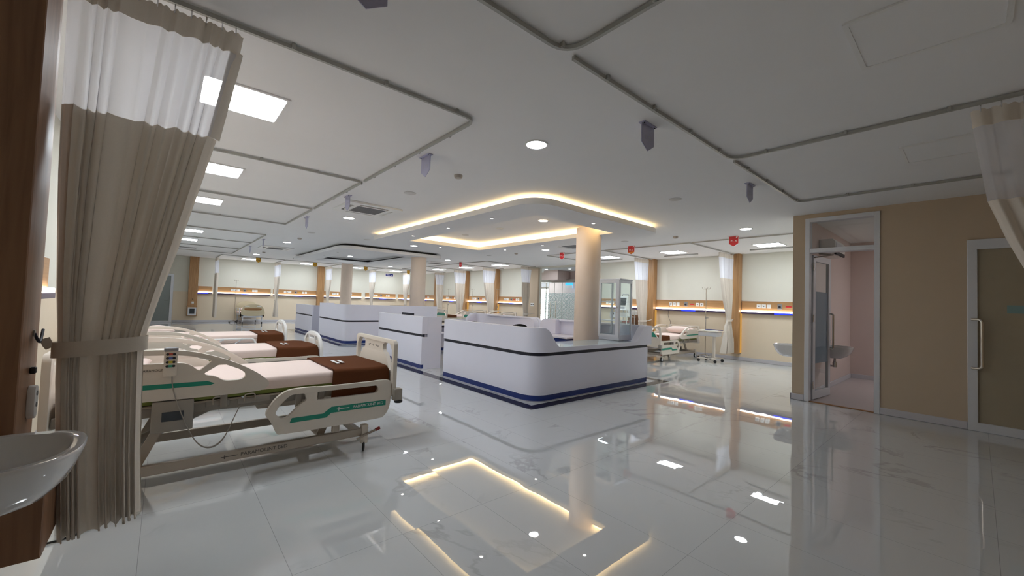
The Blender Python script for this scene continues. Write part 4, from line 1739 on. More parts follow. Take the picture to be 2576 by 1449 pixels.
def station_unit(name, label, flip):
    """U-shaped counter: high left leg and corner, low front desk, high right leg. flip mirrors it front to back."""
    cyy = 14.10
    t = thing(name, label, 'counter', (5.6, cyy - 4.15 if flip else 4.15, 0), world=True, group='nurse station counters')
    H, LO, YB, XA, XB = 1.08, 0.785, 4.15, 4.05, 7.20
    yl, yr = 6.62, 6.95
    low = flat_arc([(XA, yl), (XA, YB), (XB - 0.13, YB)], 0.34)
    full = dense(flat_arc([(XA - 0.005, yl), (XA - 0.005, YB - 0.005), (XB, YB - 0.005)], 0.345))

    def h(p):
        if p.x < 4.24 and p.y > YB - 0.5:
            return H if p.y > YB + 0.3 or p.x < 4.24 else H
        return LO + (H - LO) * (1 - sstep(4.26, 4.60, p.x)) + (H - LO) * sstep(6.64, 7.0, p.x)

    def fl(mb):
        if flip:
            mb.xf(Matrix.Translation((0, cyy, 0)) @ Matrix.Scale(-1, 4, (0, 1, 0)))
            bmesh.ops.recalc_face_normals(mb.bm, faces=mb.bm.faces[:])
        return mb
    obj('lower_panel', fl(pathwall(low, 0.05, 0.098, 0.67)), m_cnt, t)
    rec = flat_arc([(XA + 0.012, yl), (XA + 0.012, YB + 0.012), (XB - 0.135, YB + 0.012)], 0.33)
    obj('dark_groove', fl(pathwall(rec, 0.05, 0.665, 0.722)), m_black, t)
    obj('base_strip', fl(pathwall(flat_arc([(XA + 0.004, yl), (XA + 0.004, YB + 0.004), (XB - 0.14, YB + 0.004)], 0.336), 0.05, 0.018, 0.0975)), m_navy, t)
    obj('plinth', fl(pathwall(flat_arc([(XA + 0.02, yl), (XA + 0.02, YB + 0.02), (XB - 0.15, YB + 0.02)], 0.32), 0.05, 0.001, 0.018)), m_cnt, t)
    obj('upper_panel', fl(pathwall(full, 0.13, 0.72, h)), m_cnt, t)
    mb = MB()
    mb.box(XA + 0.052, XA + 0.46, yl - 0.04, yl - 0.003, 0.001, 0.66)
    mb.box(XA + 0.128, XA + 0.46, yl - 0.04, yl - 0.003, 0.66, H)
    obj('end_panel', fl(mb), m_cnt, t)
    # desk tops
    mb = MB()
    mb.box(4.36, XB - 0.14, YB + 0.127, YB + 0.66, 0.755, 0.782, 0.006, 1)
    obj('low_top', fl(mb), m_cnt, t)
    mb = MB()
    mb.box(4.56, 6.66, YB - 0.002, YB + 0.64, 0.787, 0.795, 0.002, 1)
    obj('glass_sheet', fl(mb), m_glass, t)
    mb = MB()
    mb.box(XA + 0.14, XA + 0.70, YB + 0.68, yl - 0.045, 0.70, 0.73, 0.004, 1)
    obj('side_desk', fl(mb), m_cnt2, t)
    # right leg
    mb = MB()
    mb.prism([(YB + 0.05, 0.001), (yr, 0.001), (yr, 0.70), (YB + 0.05, 0.70)], [], XB - 0.14, XB - 0.09, 'YZ')
    obj('right_lower_panel', fl(mb), m_cnt, t)
    q = [(YB + 0.125, 0.705), (yr, 0.705)] + [(yr - 0.16 + 0.16 * math.cos(a * PI / 12), H - 0.16 + 0.16 * math.sin(a * PI / 12)) for a in range(0, 7)] + [(YB + 0.125, H)]
    mb = MB()
    mb.prism(q, [], XB - 0.10, XB, 'YZ', 0.004, 1)
    obj('right_upper_panel', fl(mb), m_cnt, t)
    mb = MB()
    q = [(yr - 0.52, 0.745), (yr - 0.006, 0.745)] + [(yr - 0.166 + 0.16 * math.cos(a * PI / 12), H - 0.164 + 0.16 * math.sin(a * PI / 12)) for a in range(0, 7)] + [(yr - 0.52, H - 0.004)]
    mb.prism(q, [], XB - 0.28, XB - 0.101, 'YZ', 0.004, 1)
    obj('end_block', fl(mb), m_cnt, t)
    mb = MB()
    mb.box(XB - 0.17, XB - 0.101, YB + 0.70, yr - 0.525, 1.04, 1.074, 0.004, 1)
    obj('inner_ledge', fl(mb), m_cnt, t)
    mb = MB()
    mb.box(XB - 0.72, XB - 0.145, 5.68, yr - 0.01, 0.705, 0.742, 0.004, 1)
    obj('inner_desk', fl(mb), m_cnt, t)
    mb = MB()
    mb.box(XB - 0.68, XB - 0.15, 5.74, yr - 0.10, 0.60, 0.695, 0.004, 1)
    obj('navy_drawer', fl(mb), m_navy, t)
    return t


station_unit('nurse_counter', 'white and navy nurse counter nearest, with rounded corner and low glass-topped desk', False)
station_unit('nurse_counter', 'white and navy nurse counter behind the nearest one, with square end toward the gap', True)


def block(label, pts, th, H, r, end=None, endm=None):
    t = thing('nurse_counter', label, 'counter', (pts[0][0], pts[0][1], 0), world=True, group='nurse station counters')
    ins = 0.004
    obj('lower_panel', pathwall(flat_arc(pts, r), th, 0.098, 0.67), m_cnt, t)
    pi = [(p[0] + 0.012, p[1] + (0.012 if i else 0)) for i, p in enumerate(pts)]
    obj('dark_groove', pathwall(flat_arc(pi, max(0.02, r - 0.01)), th, 0.665, 0.722), m_black, t)
    pi = [(p[0] + ins, p[1] + (ins if i else 0)) for i, p in enumerate(pts)]
    obj('base_strip', pathwall(flat_arc(pi, r), th, 0.018, 0.0975), m_navy, t)
    pi = [(p[0] + 0.02, p[1] + (0.02 if i else 0)) for i, p in enumerate(pts)]
    obj('plinth', pathwall(flat_arc(pi, r), th, 0.001, 0.018), m_cnt, t)
    obj('upper_panel', pathwall(flat_arc([(p[0] - 0.005, p[1] - (0.005 if i else 0)) for i, p in enumerate(pts)], r + 0.005), th, 0.72, H), m_cnt, t)
    if end:
        mb = MB()
        mb.box(*end)
        obj('end_panel', mb, endm or m_cnt, t)
    return t


block('white and navy counter block with rounded corner, tallest, in the middle distance', [(4.15, 15.12), (4.15, 12.50), (7.32, 12.50)], 0.10, 1.20, 0.28, (4.29, 4.62, 15.06, 15.12, 0.001, 1.20))
block('white and navy counter block farthest left, with blue-grey end', [(4.15, 18.45), (4.15, 16.05), (4.2, 16.05)], 0.14, 1.08, 0.02, (4.16, 5.0, 16.046, 16.10, 0.001, 1.08), m_cnt2)


# monitors and chairs behind the counters
def monitor(x, y, z, rz, label, m):
    t = thing('desktop_monitor', label, 'monitor', (x, y, z), rz, 'monitors behind the counters')
    mb = MB()
    mb.box(-0.02, 0.02, -0.29, 0.29, 0.03, 0.375, 0.008, 1)
    obj('screen_case', mb, m, t)
    mb = MB()
    mb.box(-0.026, -0.021, -0.27, 0.27, 0.05, 0.36)
    obj('screen', mb, m_screen, t)
    mb = MB()
    mb.lathe([(0.11, 0), (0.11, 0.012), (0.02, 0.02), (0.02, 0.15)], (0.03, 0, 0), 20)
    obj('stand', mb, m, t)
    return t


monitor(4.47, 9.0, 0.732, PI, 'black monitor just behind the square-ended counter, top edge showing', m_black)
mb = MB()
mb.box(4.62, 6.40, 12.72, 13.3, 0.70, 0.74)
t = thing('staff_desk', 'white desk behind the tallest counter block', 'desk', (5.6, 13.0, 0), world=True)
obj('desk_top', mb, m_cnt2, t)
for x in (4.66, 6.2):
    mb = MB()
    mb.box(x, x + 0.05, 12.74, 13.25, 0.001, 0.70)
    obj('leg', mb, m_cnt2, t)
monitor(6.05, 12.95, 0.825, PI / 2, 'dark monitor behind the tallest counter block, top edge showing', m_black)
mb = MB()
mb.box(5.8, 6.35, 12.8, 13.15, 0.742, 0.823, 0.004, 1)
single('monitor_riser', mb, m_cnt2, 'white riser under the monitor behind the tallest counter block', 'monitor stand', (6.05, 12.95, 0.742))
def office_chair(x, y, rz, label, first=None):
    if first:
        return dup(first, (x, y, 0), rz, label)
    t = thing('office_chair', label, 'chair', (x, y, 0), rz, 'office chairs inside the nurse station')
    mb = MB()
    mb.grid(lambda u, v: (0.21 + 0.05 * math.cos((u - 0.5) * 2.2) + 0.05 * v, (u - 0.5) * 0.44 * (1 - 0.25 * (2 * v - 1) ** 4), 0.55 + 0.44 * v - 0.03 * (2 * u - 1) ** 2 * v), 12, 8, 0.04)
    obj('backrest', mb, m_rubber, t)
    mb = MB()
    mb.box(-0.24, 0.22, -0.24, 0.24, 0.43, 0.50, 0.025, 3)
    obj('seat', mb, m_rubber, t)
    mb = MB()
    mb.lathe([(0.03, 0.10), (0.03, 0.43)], seg=14)
    obj('column', mb, m_chrome, t)
    mb = MB()
    mb.tube(smooth([(0.1, 0, 0.44), (0.30, 0, 0.44), (0.31, 0, 0.62)], 2, False), 0.018, 8)
    obj('back_bracket', mb, m_black, t)
    for k in range(5):
        a = 2 * PI * k / 5
        mb = MB()
        mb.tube([(0, 0, 0.11), (0.27 * math.cos(a), 0.27 * math.sin(a), 0.075)], [0.028, 0.016], 8)
        f = obj('foot', mb, m_black, t)
        mb = MB()
        mb.lathe([(0.028, -0.02), (0.028, 0.02)], (0.27 * math.cos(a), 0.27 * math.sin(a), 0.029), 12, 'Y')
        obj('caster', mb, m_rubber, f)
    return t


oc = office_chair(5.15, 7.35, 0.9, 'black office chair inside the nurse station, top of its back showing, left one')
office_chair(5.45, 6.25, 0.3, 'black office chair inside the nurse station, barely showing, right one', oc)

# glass-fronted cabinet on the low desk
t = thing('glass_cabinet', 'small aluminium and glass cabinet standing on the low counter desk', 'cabinet', (6.70, 4.63, 0.797), world=True)
x0, x1, y0, y1, z0, z1 = 6.45, 6.86, 4.38, 4.84, 0.797, 1.94
mb = MB()
w = 0.028
for x in (x0, x1 - w):
    for y in (y0, y1 - w):
        mb.box(x, x + w, y, y + w, z0 + 0.051, z1)
obj('posts', mb, m_alu, t)
mb = MB()
mb.box(x0 - 0.008, x1 + 0.008, y0 - 0.008, y1 + 0.008, z1, z1 + 0.022, 0.003, 1)
obj('top', mb, m_alu, t)
mb = MB()
mb.box(x0, x1, y0, y1, z0, z0 + 0.05)
obj('bottom', mb, m_alu, t)
mb = MB()
mb.prism([(y0 + 0.002, z0 + 0.05), (y1 - 0.002, z0 + 0.05), (y1 - 0.002, z1 - 0.003), (y0 + 0.002, z1 - 0.003)], [[(y0 + 0.075, z0 + 0.10), (y0 + 0.075, z1 - 0.06), (y1 - 0.045, z1 - 0.06), (y1 - 0.045, z0 + 0.10)]], x0 - 0.024, x0 - 0.001, 'YZ')
dr = obj('door', mb, m_alu, t)
mb = MB()
mb.box(x0 - 0.014, x0 - 0.010, y0 + 0.07, y1 - 0.04, z0 + 0.09, z1 - 0.055)
obj('door_pane', mb, m_glass, dr)
mb = MB()
mb.lathe([(0.012, 0), (0.012, -0.014)], (x0 - 0.024, y0 + 0.04, 1.42), 12, 'X')
mb.lathe([(0.009, 0), (0.009, -0.01)], (x0 - 0.024, y0 + 0.04, 1.33), 12, 'X')
obj('lock', mb, m_steel, dr)
mb = MB()
for z in (z0 + 0.05, z1 - 0.06):
    mb.box(x0 + w, x1 - w, y0, y0 + 0.02, z, z + 0.05)
    mb.box(x0 + w, x1 - w, y1 - 0.02, y1, z, z + 0.05)
obj('side_rails', mb, m_alu, t)
mb = MB()
mb.box(x0 + w, x1 - w, y0 + 0.008, y0 + 0.012, z0 + 0.1, z1 - 0.06)
obj('side_pane', mb, m_glass, t)
mb = MB()
mb.box(x0 + w, x1 - w, y1 - 0.012, y1 - 0.008, z0 + 0.1, z1 - 0.06)
obj('side_pane', mb, m_glass, t)
mb = MB()
mb.box(x1 - 0.012, x1 - 0.008, y0 + w, y1 - w, z0 + 0.06, z1 - 0.02)
obj('back_pane', mb, m_glass, t)
for z in (1.16, 1.52):
    mb = MB()
    mb.box(x0 + 0.01, x1 - 0.015, y0 + 0.015, y1 - 0.015, z, z + 0.007)
    mb.box(x0 + 0.004, x0 + 0.012, y0 + 0.02, y1 - 0.02, z - 0.004, z + 0.010)
    obj('shelf', mb, m_alu, t)
# ------------------------------------------------------------------ hospital beds
# local frame: x from head (-) to foot (+), y across, near side is y<0; ground at z=0
RAILH = [(-0.42, 1.02), (-0.10, 1.035), (0.02, 1.033), (0.09, 1.028), (0.18, 1.012), (0.28, 0.982), (0.40, 0.935), (0.51, 0.875), (0.60, 0.815), (0.665, 0.755), (0.67, 0.72), (0.63, 0.685), (0.50, 0.678), (0.20, 0.678), (-0.08, 0.682), (-0.42, 0.682)]
RAILH_H1 = [(-0.38, 0.995), (-0.10, 0.998), (0.09, 0.992), (0.18, 0.978), (0.295, 0.942), (0.22, 0.872), (0.20, 0.885), (0.18, 0.908), (0.14, 0.93), (0.09, 0.938), (-0.38, 0.938)]
RAILH_H2 = [(0.35, 0.918), (0.47, 0.862), (0.505, 0.83), (0.505, 0.80), (0.47, 0.782), (0.37, 0.782), (0.32, 0.822), (0.27, 0.832), (0.245, 0.848)]
RAILF = [(0.648, 0.48), (0.68, 0.545), (0.72, 0.605), (0.78, 0.65), (0.84, 0.668), (1.01, 0.668), (1.05, 0.66), (1.53, 0.66), (1.56, 0.665), (1.68, 0.662), (1.702, 0.635), (1.70, 0.42), (1.65, 0.325), (1.59, 0.305), (0.76, 0.305), (0.735, 0.325), (0.70, 0.42)]
RAILF_H1 = [(0.72, 0.485), (0.755, 0.55), (0.81, 0.605), (0.84, 0.622), (0.935, 0.622), (0.955, 0.562), (0.91, 0.54), (0.82, 0.445), (0.79, 0.432), (0.755, 0.442)]
RAILF_H2 = [(1.04, 0.62), (1.54, 0.615), (1.565, 0.60), (1.57, 0.565), (1.55, 0.552), (1.06, 0.552)]
m_rail_hi = m_cream


def hospital_bed(label, loc, rz, dz=0.0, board='frame', detail=True, pole=False, raised=0.0, teal_back=False, letters=True, group='electric hospital beds'):
    t = thing('hospital_bed', label, 'bed', loc, rz, group)
    T = Matrix.Translation((0, 0, dz))

    def P(nm, mb, m, par=None, shade=0.6, mv=True):
        if mv and dz:
            mb.xf(T)
        return obj(nm, mb, m, par or t, shade)
    # base frame on the floor
    mb = MB()
    for s in (-1, 1):
        mb.box(-0.45, 1.46, s * 0.40 - 0.02, s * 0.40 + 0.02, 0.15, 0.22, 0.004, 1)
    for x in (-0.42, 1.42):
        mb.box(x, x + 0.04, -0.38, 0.38, 0.155, 0.21)
    P('base_frame', mb, m_steelb, None, 0.6, False)
    if letters and detail:
        text('lettering', 'PARAMOUNT BED', 0.040, frame3((0.675, -0.4212, 0.186), (1, 0, 0), (0, 0, 1)), m_text, t, 0.0004)
        mb = MB()
        mb.box(0.385, 0.495, -0.4212, -0.4202, 0.184, 0.189)
        mb.box(0.405, 0.412, -0.4212, -0.4202, 0.172, 0.20)
        obj('printed_mark', mb, m_text, t)
    for x in (-0.42, 1.49):
        for s in (-1, 1):
            mb = MB()
            mb.box(x - 0.03, x + 0.03, s * 0.40 - 0.028, s * 0.40 + 0.028, 0.075, 0.25, 0.008, 2)
            c = P('caster', mb, m_cream, None, 0.6, False)
            mb = MB()
            ax = 'Y' if not detail else 'X'
            rw, hw = (0.05, 0.011) if detail else (0.066, 0.018)
            mb.lathe([(0.02, -hw), (rw - 0.004, -hw * 0.9), (rw, 0), (rw - 0.004, hw * 0.9), (0.02, hw)], (x, s * 0.40, rw + 0.0005), 22, ax)
            SW = Matrix.Translation((x, s * 0.40, 0)) @ Matrix.Rotation(-0.37 if detail else 0, 4, 'Z') @ Matrix.Translation((-x, -s * 0.40, 0))
            mb.xf(SW)
            obj('wheel', mb, m_rubber, c)
            mb = MB()
            mb.lathe([(rw * 0.62, -hw - 0.0015), (rw * 0.62, hw + 0.0015)], (x, s * 0.40, rw + 0.0005), 18, ax)
            mb.xf(SW)
            obj('hub', mb, m_alu if not detail else m_rubber, c)
    for s in (-1, 1):
        mb = MB()
        mb.tube([(1.41, s * 0.44, 0.135), (1.62, s * 0.44, 0.20)], 0.011, 8)
        lv = P('brake_pedal', mb, m_steelb, None, 0.6, False)
        mb = MB()
        mb.tube([(1.585, s * 0.44, 0.189), (1.625, s * 0.44, 0.2015)], 0.015, 8)
        obj('red_tip', mb, mat('brake_red', (0.28, 0.03, 0.03), 0.5) if 'brake_red' not in MATS else MATS['brake_red'], lv)
    # lifting arms and deck
    for x in (-0.1, 1.12):
        mb = MB()
        for s in (-1, 1):
            mb.tube([(x, s * 0.30, 0.19), (x + 0.16, s * 0.30, 0.55 + dz)], 0, sq=(0.03, 0.06))
        mb.tube([(x, -0.32, 0.19), (x, 0.32, 0.19)], 0.022, 10)
        P('lift_arm', mb, m_steelb, None, 0.6, False)
    mb = MB()
    mb.tube([(-0.25, 0, 0.23), (0.35, 0, 0.50 + dz)], 0.035, 12)
    mb.box(-0.30, -0.16, -0.06, 0.06, 0.18, 0.30, 0.01, 1)
    P('actuator', mb, m_grey, None, 0.6, False)
    mb = MB()
    for s in (-1, 1):
        mb.box(-0.50, 1.66, s * 0.40 - 0.02, s * 0.40 + 0.02, 0.555, 0.618, 0.004, 1)
    for x in (-0.48, 0.1, 0.62, 1.15, 1.62):
        mb.box(x, x + 0.04, -0.38, 0.38, 0.565, 0.61)
    P('deck_frame', mb, m_grey)
    mb = MB()
    for x0, x1 in ((-0.48, 0.14), (0.16, 0.50), (0.52, 0.98), (1.0, 1.64)):
        mb.box(x0, x1, -0.425, 0.425, 0.616, 0.634, 0.006, 1)
    P('deck', mb, m_steelb)
    if detail:
        for x in (0.35, 0.55):
            for s in (-1, 1):
                mb = MB()
                mb.tube(arc_path([(x - 0.035, s * 0.435, 0.60), (x - 0.035, s * 0.435, 0.655), (x + 0.035, s * 0.435, 0.655), (x + 0.035, s * 0.435, 0.60)], 0.02), 0.005, 8)
                P('mattress_loop', mb, m_steelb)
        for x0, x1, z0 in ((0.27, 0.42, 0.585), (0.47, 0.69, 0.583)):
            for s in (-1, 1):
                mb = MB()
                mb.box(x0, x1, s * 0.428 - 0.008, s * 0.428 + 0.008, z0, z0 + 0.045, 0.01, 2)
                P('rail_bracket', mb, m_grey)
    # mattress: olive core under a pink sheet
    mb = MB()
    mb.box(-0.47, 1.66, -0.42, 0.42, 0.636, 0.70, 0.02, 3)
    mt = P('mattress', mb, m_green)
    rnd = random.Random(int(abs(loc[1]) * 10) + 3)
    f1, f2 = rnd.uniform(0, 6), rnd.uniform(0, 6)
    mb = MB()
    sec = [(-0.424, 0.674), (-0.426, 0.72), (-0.425, 0.748), (-0.418, 0.768), (-0.38, 0.774), (-0.19, 0.777), (0.0, 0.778), (0.19, 0.777), (0.38, 0.774), (0.418, 0.768), (0.425, 0.748), (0.426, 0.72), (0.424, 0.674)]
    nx = 60

    def sh(u, v):
        i = min(int(v * (len(sec) - 1)), len(sec) - 2)
        f = v * (len(sec) - 1) - i
        y = sec[i][0] * (1 - f) + sec[i + 1][0] * f
        z = sec[i][1] * (1 - f) + sec[i + 1][1] * f
        x = -0.478 + 2.146 * u
        e = min(1, (min(u, 1 - u)) / 0.012)
        w = 0.002 * math.sin(13 * x + f1 + 9 * z) + 0.002 * math.sin(31 * x + f2 + 40 * z)
        if abs(y) > 0.422:
            y += math.copysign(abs(w) * 0.8 + 0.0 * w, y)
        return (x, y, z - 0.02 * (1 - e) + (0.002 * math.sin(7 * x + 5 * y + f2) if abs(y) < 0.4 else 0))
    mb.grid(sh, nx, 24)
    for xe in (-0.478, 1.668):
        q = [mb.bm.verts.new((xe, y, z - 0.02)) for y, z in sec]
        mb.bm.faces.new(q)
    P('sheet', mb, m_sheet, mt, 1.2)
    # side rails
    rl = T
    for s in (-1, 1):
        mb = MB()
        t0, t1 = s * 0.453, s * 0.492
        mb.prism(smooth(RAILH, 2), [list(reversed(corners(RAILH_H1, 0.02))), list(reversed(corners(RAILH_H2, 0.03)))], min(t0, t1), max(t0, t1), 'XZ', 0.011 if detail else 0.0, 3)
        hr = P('head_rail', mb, m_cream, None, 0.9)
        yo = s * 0.4935
        ya, yb = min(yo, yo - s * 0.0015), max(yo, yo - s * 0.0015)
        mb = MB()
        mb.prism([(-0.42, 0.765), (0.29, 0.762), (0.315, 0.772), (0.27, 0.793), (-0.42, 0.80)], [], ya, yb, 'XZ')
        P('teal_stripe', mb, m_teal, hr)
        if letters and detail:
            rd = (1, 0, 0) if s < 0 else (-1, 0, 0)
            text('lettering', 'PARAMOUNT BED', 0.0225, T @ frame3((-0.006, s * 0.4945, 0.893), rd, (0, 0, 1)), m_text, hr, 0.0004)
        mb = MB()
        mb.prism(smooth(RAILF, 2), [list(reversed(corners(RAILF_H1, 0.02))), list(reversed(rrect(1.035, 1.572, 0.550, 0.621, (0.008, 0.03, 0.03, 0.008), 4)))], min(t0, t1), max(t0, t1), 'XZ', 0.010 if detail else 0.0, 3)
        fr_ = P('foot_rail', mb, m_cream, None, 0.9)
        mb = MB()
        mb.prism([(0.83, 0.392), (1.115, 0.392), (1.155, 0.425), (1.65, 0.425), (1.65, 0.475), (1.155, 0.478), (1.09, 0.43), (0.845, 0.43)], [], ya, yb, 'XZ')
        P('teal_stripe', mb, m_teal, fr_)
        if letters and detail:
            rd = (1, 0, 0) if s < 0 else (-1, 0, 0)
            text('lettering', 'PARAMOUNT BED', 0.034, T @ frame3((1.485, s * 0.4945, 0.451), rd, (0, 0, 1)), m_textw, fr_, 0.0004)
            mb = MB()
            mb.box(1.20, 1.31, ya - 0.0006, yb + 0.0006, 0.449, 0.455)
            mb.box(1.215, 1.222, ya - 0.0006, yb + 0.0006, 0.436, 0.468)
            P('printed_mark', mb, m_textw, fr_)
        # rail supports
        for x in (0.08, 0.38, 0.90, 1.08):
            mb = MB()
            mb.box(x - 0.022, x + 0.022, min(s * 0.42, s * 0.456), max(s * 0.42, s * 0.456), 0.575 if x < 0.7 else 0.50, 0.72 if x < 0.7 else 0.63, 0.004, 1)
            P('rail_support', mb, m_grey)
        mb = MB()
        mb.box(1.18, 1.24, min(s * 0.43, s * 0.475), max(s * 0.43, s * 0.475), 0.24, 0.50, 0.006, 1)
        P('rail_hinge', mb, m_steelb)
    if detail:
        mb = MB()
        mb.box(-0.03, 0.20, -0.50, -0.455, 0.46, 0.672, 0.008, 2)
        cb = P('control_box', mb, m_grey)
        mb = MB()
        mb.box(0.025, 0.145, -0.503, -0.499, 0.535, 0.60, 0.003, 1)
        P('dark_window', mb, m_screen, cb)
    # headboard and footboard
    if board == 'frame':
        out = rrect(-0.5, 0.5, 0.50, 1.035, (0.02, 0.02, 0.05, 0.05), 5)
        h1 = smooth([(-0.455, 1.0), (-0.235, 1.0), (-0.235, 0.905), (-0.30, 0.895), (-0.36, 0.82), (-0.40, 0.745), (-0.455, 0.735)], 1)
        h2 = [(-a, b) for a, b in reversed(h1)]
        mb = MB()
        mb.prism(out, [h1, h2], 1.708, 1.748, 'YZ', 0.008 if detail else 0.0, 2)
        fb = P('footboard', mb, m_cream, None, 0.9)
        mb = MB()
        for k in range(7):
            y = -0.12 + 0.04 * k
            mb.box(1.7065, 1.708, y - 0.005, y + 0.009, 0.935 + 0.006 * (k % 3), 0.95 + 0.006 * (k % 2))
        P('small_dark_marks', mb, m_text, fb)
        if teal_back:
            mb = MB()
            mb.prism([(-0.30, 0.88), (0.30, 0.88), (0.40, 0.76), (-0.40, 0.76)], [], 1.748, 1.7505, 'YZ')
            P('teal_panel', mb, m_teal, fb)
        for s in (-1, 1):
            mb = MB()
            mb.box(1.715, 1.80, s * 0.5 - 0.04, s * 0.5 + 0.04, 0.46, 0.575, 0.012, 2)
            bp = P('bumper_block', mb, m_grey)
            mb = MB()
            mb.lathe([(0.035, 0.435), (0.04, 0.44), (0.04, 0.458), (0.03, 0.462)], (1.775, s * 0.5, 0), 18)
            P('bumper_disc', mb, m_rubber, bp)
    else:
        out = [(-0.46, 0.40)] + [(0.46 * math.cos(PI - PI * k / 20), 0.67 + 0.30 * math.sin(PI * k / 20) ** 0.7) for k in range(21)] + [(0.46, 0.40)]
        h1 = rrect(-0.11, 0.11, 0.865, 0.905, 0.018, 3)
        h2 = smooth([(-0.30, 0.88), (-0.17, 0.925), (-0.17, 0.74), (-0.34, 0.74), (-0.36, 0.80)], 1)
        h3 = [(-a, b) for a, b in reversed(h2)]
        mb = MB()
        mb.prism(list(reversed(out)), [h1, h2, h3], 1.708, 1.75, 'YZ', 0.008, 2)
        fb = P('footboard', mb, m_white, None, 0.9)
        mb = MB()
        mb.box(1.722, 1.735, -0.38, 0.38, 0.725, 0.985 - 0.14, 0.004, 1)
        P('inner_panel', mb, m_cream, fb)
    out = rrect(-0.48, 0.48, 0.52, 1.03, (0.02, 0.02, 0.05, 0.05), 5)
    hh = rrect(-0.40, 0.40, 0.95, 1.0, 0.02, 4)
    mb = MB()
    mb.prism(out, [list(reversed(hh))], -0.545, -0.505, 'YZ', 0.008 if detail else 0.0, 2)
    P('headboard', mb, m_cream, None, 0.9)
    return t


def blanket(label, loc, rz, dz=0.0, x0=1.16, x1=1.685, hang=0.14, fold=0.0, mark=True, group='brown folded blankets'):
    """A brown cover over the foot of a mattress, hanging down both sides."""
    t = thing('bed_blanket', label, 'blanket', loc, rz, group)
    top = 0.786 + dz
    w = 0.441
    sec = []
    zlo = top - 0.02 - hang
    n1 = 8
    for i in range(n1 + 1):
        sec.append((-w, zlo + (top - 0.03 - zlo) * i / n1))
    for k in range(1, 6):
        a = PI - PI / 2 * k / 5
        sec.append((-w + 0.03 + 0.03 * math.cos(a), top - 0.03 + 0.03 * math.sin(a)))
    for i in range(1, 16):
        sec.append((-w + 0.03 + (2 * w - 0.06) * i / 16, top))
    sec += [(-a, b) for a, b in reversed(sec[:n1 + 6])]

    def f(u, v):
        q = v * (len(sec) - 1)
        i = min(int(q), len(sec) - 2)
        k = q - i
        y = sec[i][0] * (1 - k) + sec[i + 1][0] * k
        z = sec[i][1] * (1 - k) + sec[i + 1][1] * k
        x = x0 + (x1 - x0) * u
        side = max(0.0, min(1.0, (top - 0.03 - z) / hang))
        if side > 0:
            y += math.copysign(0.004 * (1 + math.sin(11 * x + 2)) * side, y)
            x += 0.03 * side * (u - 0.5) * 0.6
        else:
            z += 0.004 * (1 + math.sin(9 * x + 6 * y)) + fold * 0.5 * (1 + math.sin(16 * x + 3 * y + 1)) * u
        if x > x1 - 0.012 and not side:
            z -= 0.03 * ((x - x1 + 0.012) / 0.012) ** 2
        return (x, y, z)
    mb = MB()
    mb.grid(f, 30, 60, 0.005)
    obj('cloth', mb, m_blank, t, 1.4)
    if mark:
        for k, (dx, L) in enumerate(((0.0, 0.21), (0.052, 0.18))):
            mb = MB()
            y0 = -0.02
            mb.grid(lambda u, v: (x0 + 0.13 + dx + 0.030 * u, y0 + L * (v - 0.5), f((0.13 + dx + 0.030 * u) / (x1 - x0), 0.5)[2] + 0.0045 + 0.004), 1, 10)
            obj('white_lettering', mb, m_textw, t)
    return t


def pillow(label, loc, rz, m, L=0.58, Wd=0.38, H=0.13, tilt=0.0):
    mb = MB()

    def f(u, v, s):
        a, b = 2 * u - 1, 2 * v - 1
        k = (1 - abs(a) ** 3.2) * (1 - abs(b) ** 3.2)
        e = 1 - 0.10 * (1 - abs(a) ** 2) * abs(b) - 0.0
        e2 = 1 - 0.10 * (1 - abs(b) ** 2) * abs(a)
        return Vector((a * Wd / 2 * e2, b * L / 2 * e, s * H / 2 * max(0, k) ** 0.45 + H * 0.56 + 0.006 * math.sin(5 * a + 3 * b)))
    mb.grid(lambda u, v: f(u, v, 1), 24, 30)
    mb.grid(lambda u, v: f(u, 1 - v, -1), 24, 30)
    bmesh.ops.remove_doubles(mb.bm, verts=mb.bm.verts[:], dist=0.0015)
    bmesh.ops.recalc_face_normals(mb.bm, faces=mb.bm.faces[:])
    if tilt:
        mb.xf(Matrix.Rotation(tilt, 4, 'Y'))
    o = obj('pillow', mb, m, None, 1.2)
    o.location = loc
    o.rotation_euler = (0, 0, rz)
    return tag(o, label, 'pillow', 'pillows on the beds')


def crease(loc, off, rz):
    c, s = math.cos(rz), math.sin(rz)
    return (loc[0] + off[0] * c - off[1] * s, loc[1] + off[0] * s + off[1] * c, loc[2] + off[2])


# three beds along the left wall
B1, B2, B3 = (0, 4.20, 0), (0.0, 6.56, 0), (0.02, 8.78, 0)
hospital_bed('cream electric hospital bed nearest, with teal stripes and a hanging remote', B1, 0)
blanket('brown blanket with white lettering on the foot of the nearest bed', B1, 0, 0.0, 1.17, 1.695, 0.24)
hospital_bed('cream hospital bed second from the near curtain, arched white footboard', B2, 0, -0.058, 'arch', True, letters=False)
blanket('brown blanket on the foot of the second left bed', B2, 0, -0.058, 1.17, 1.69, 0.12, 0.012)


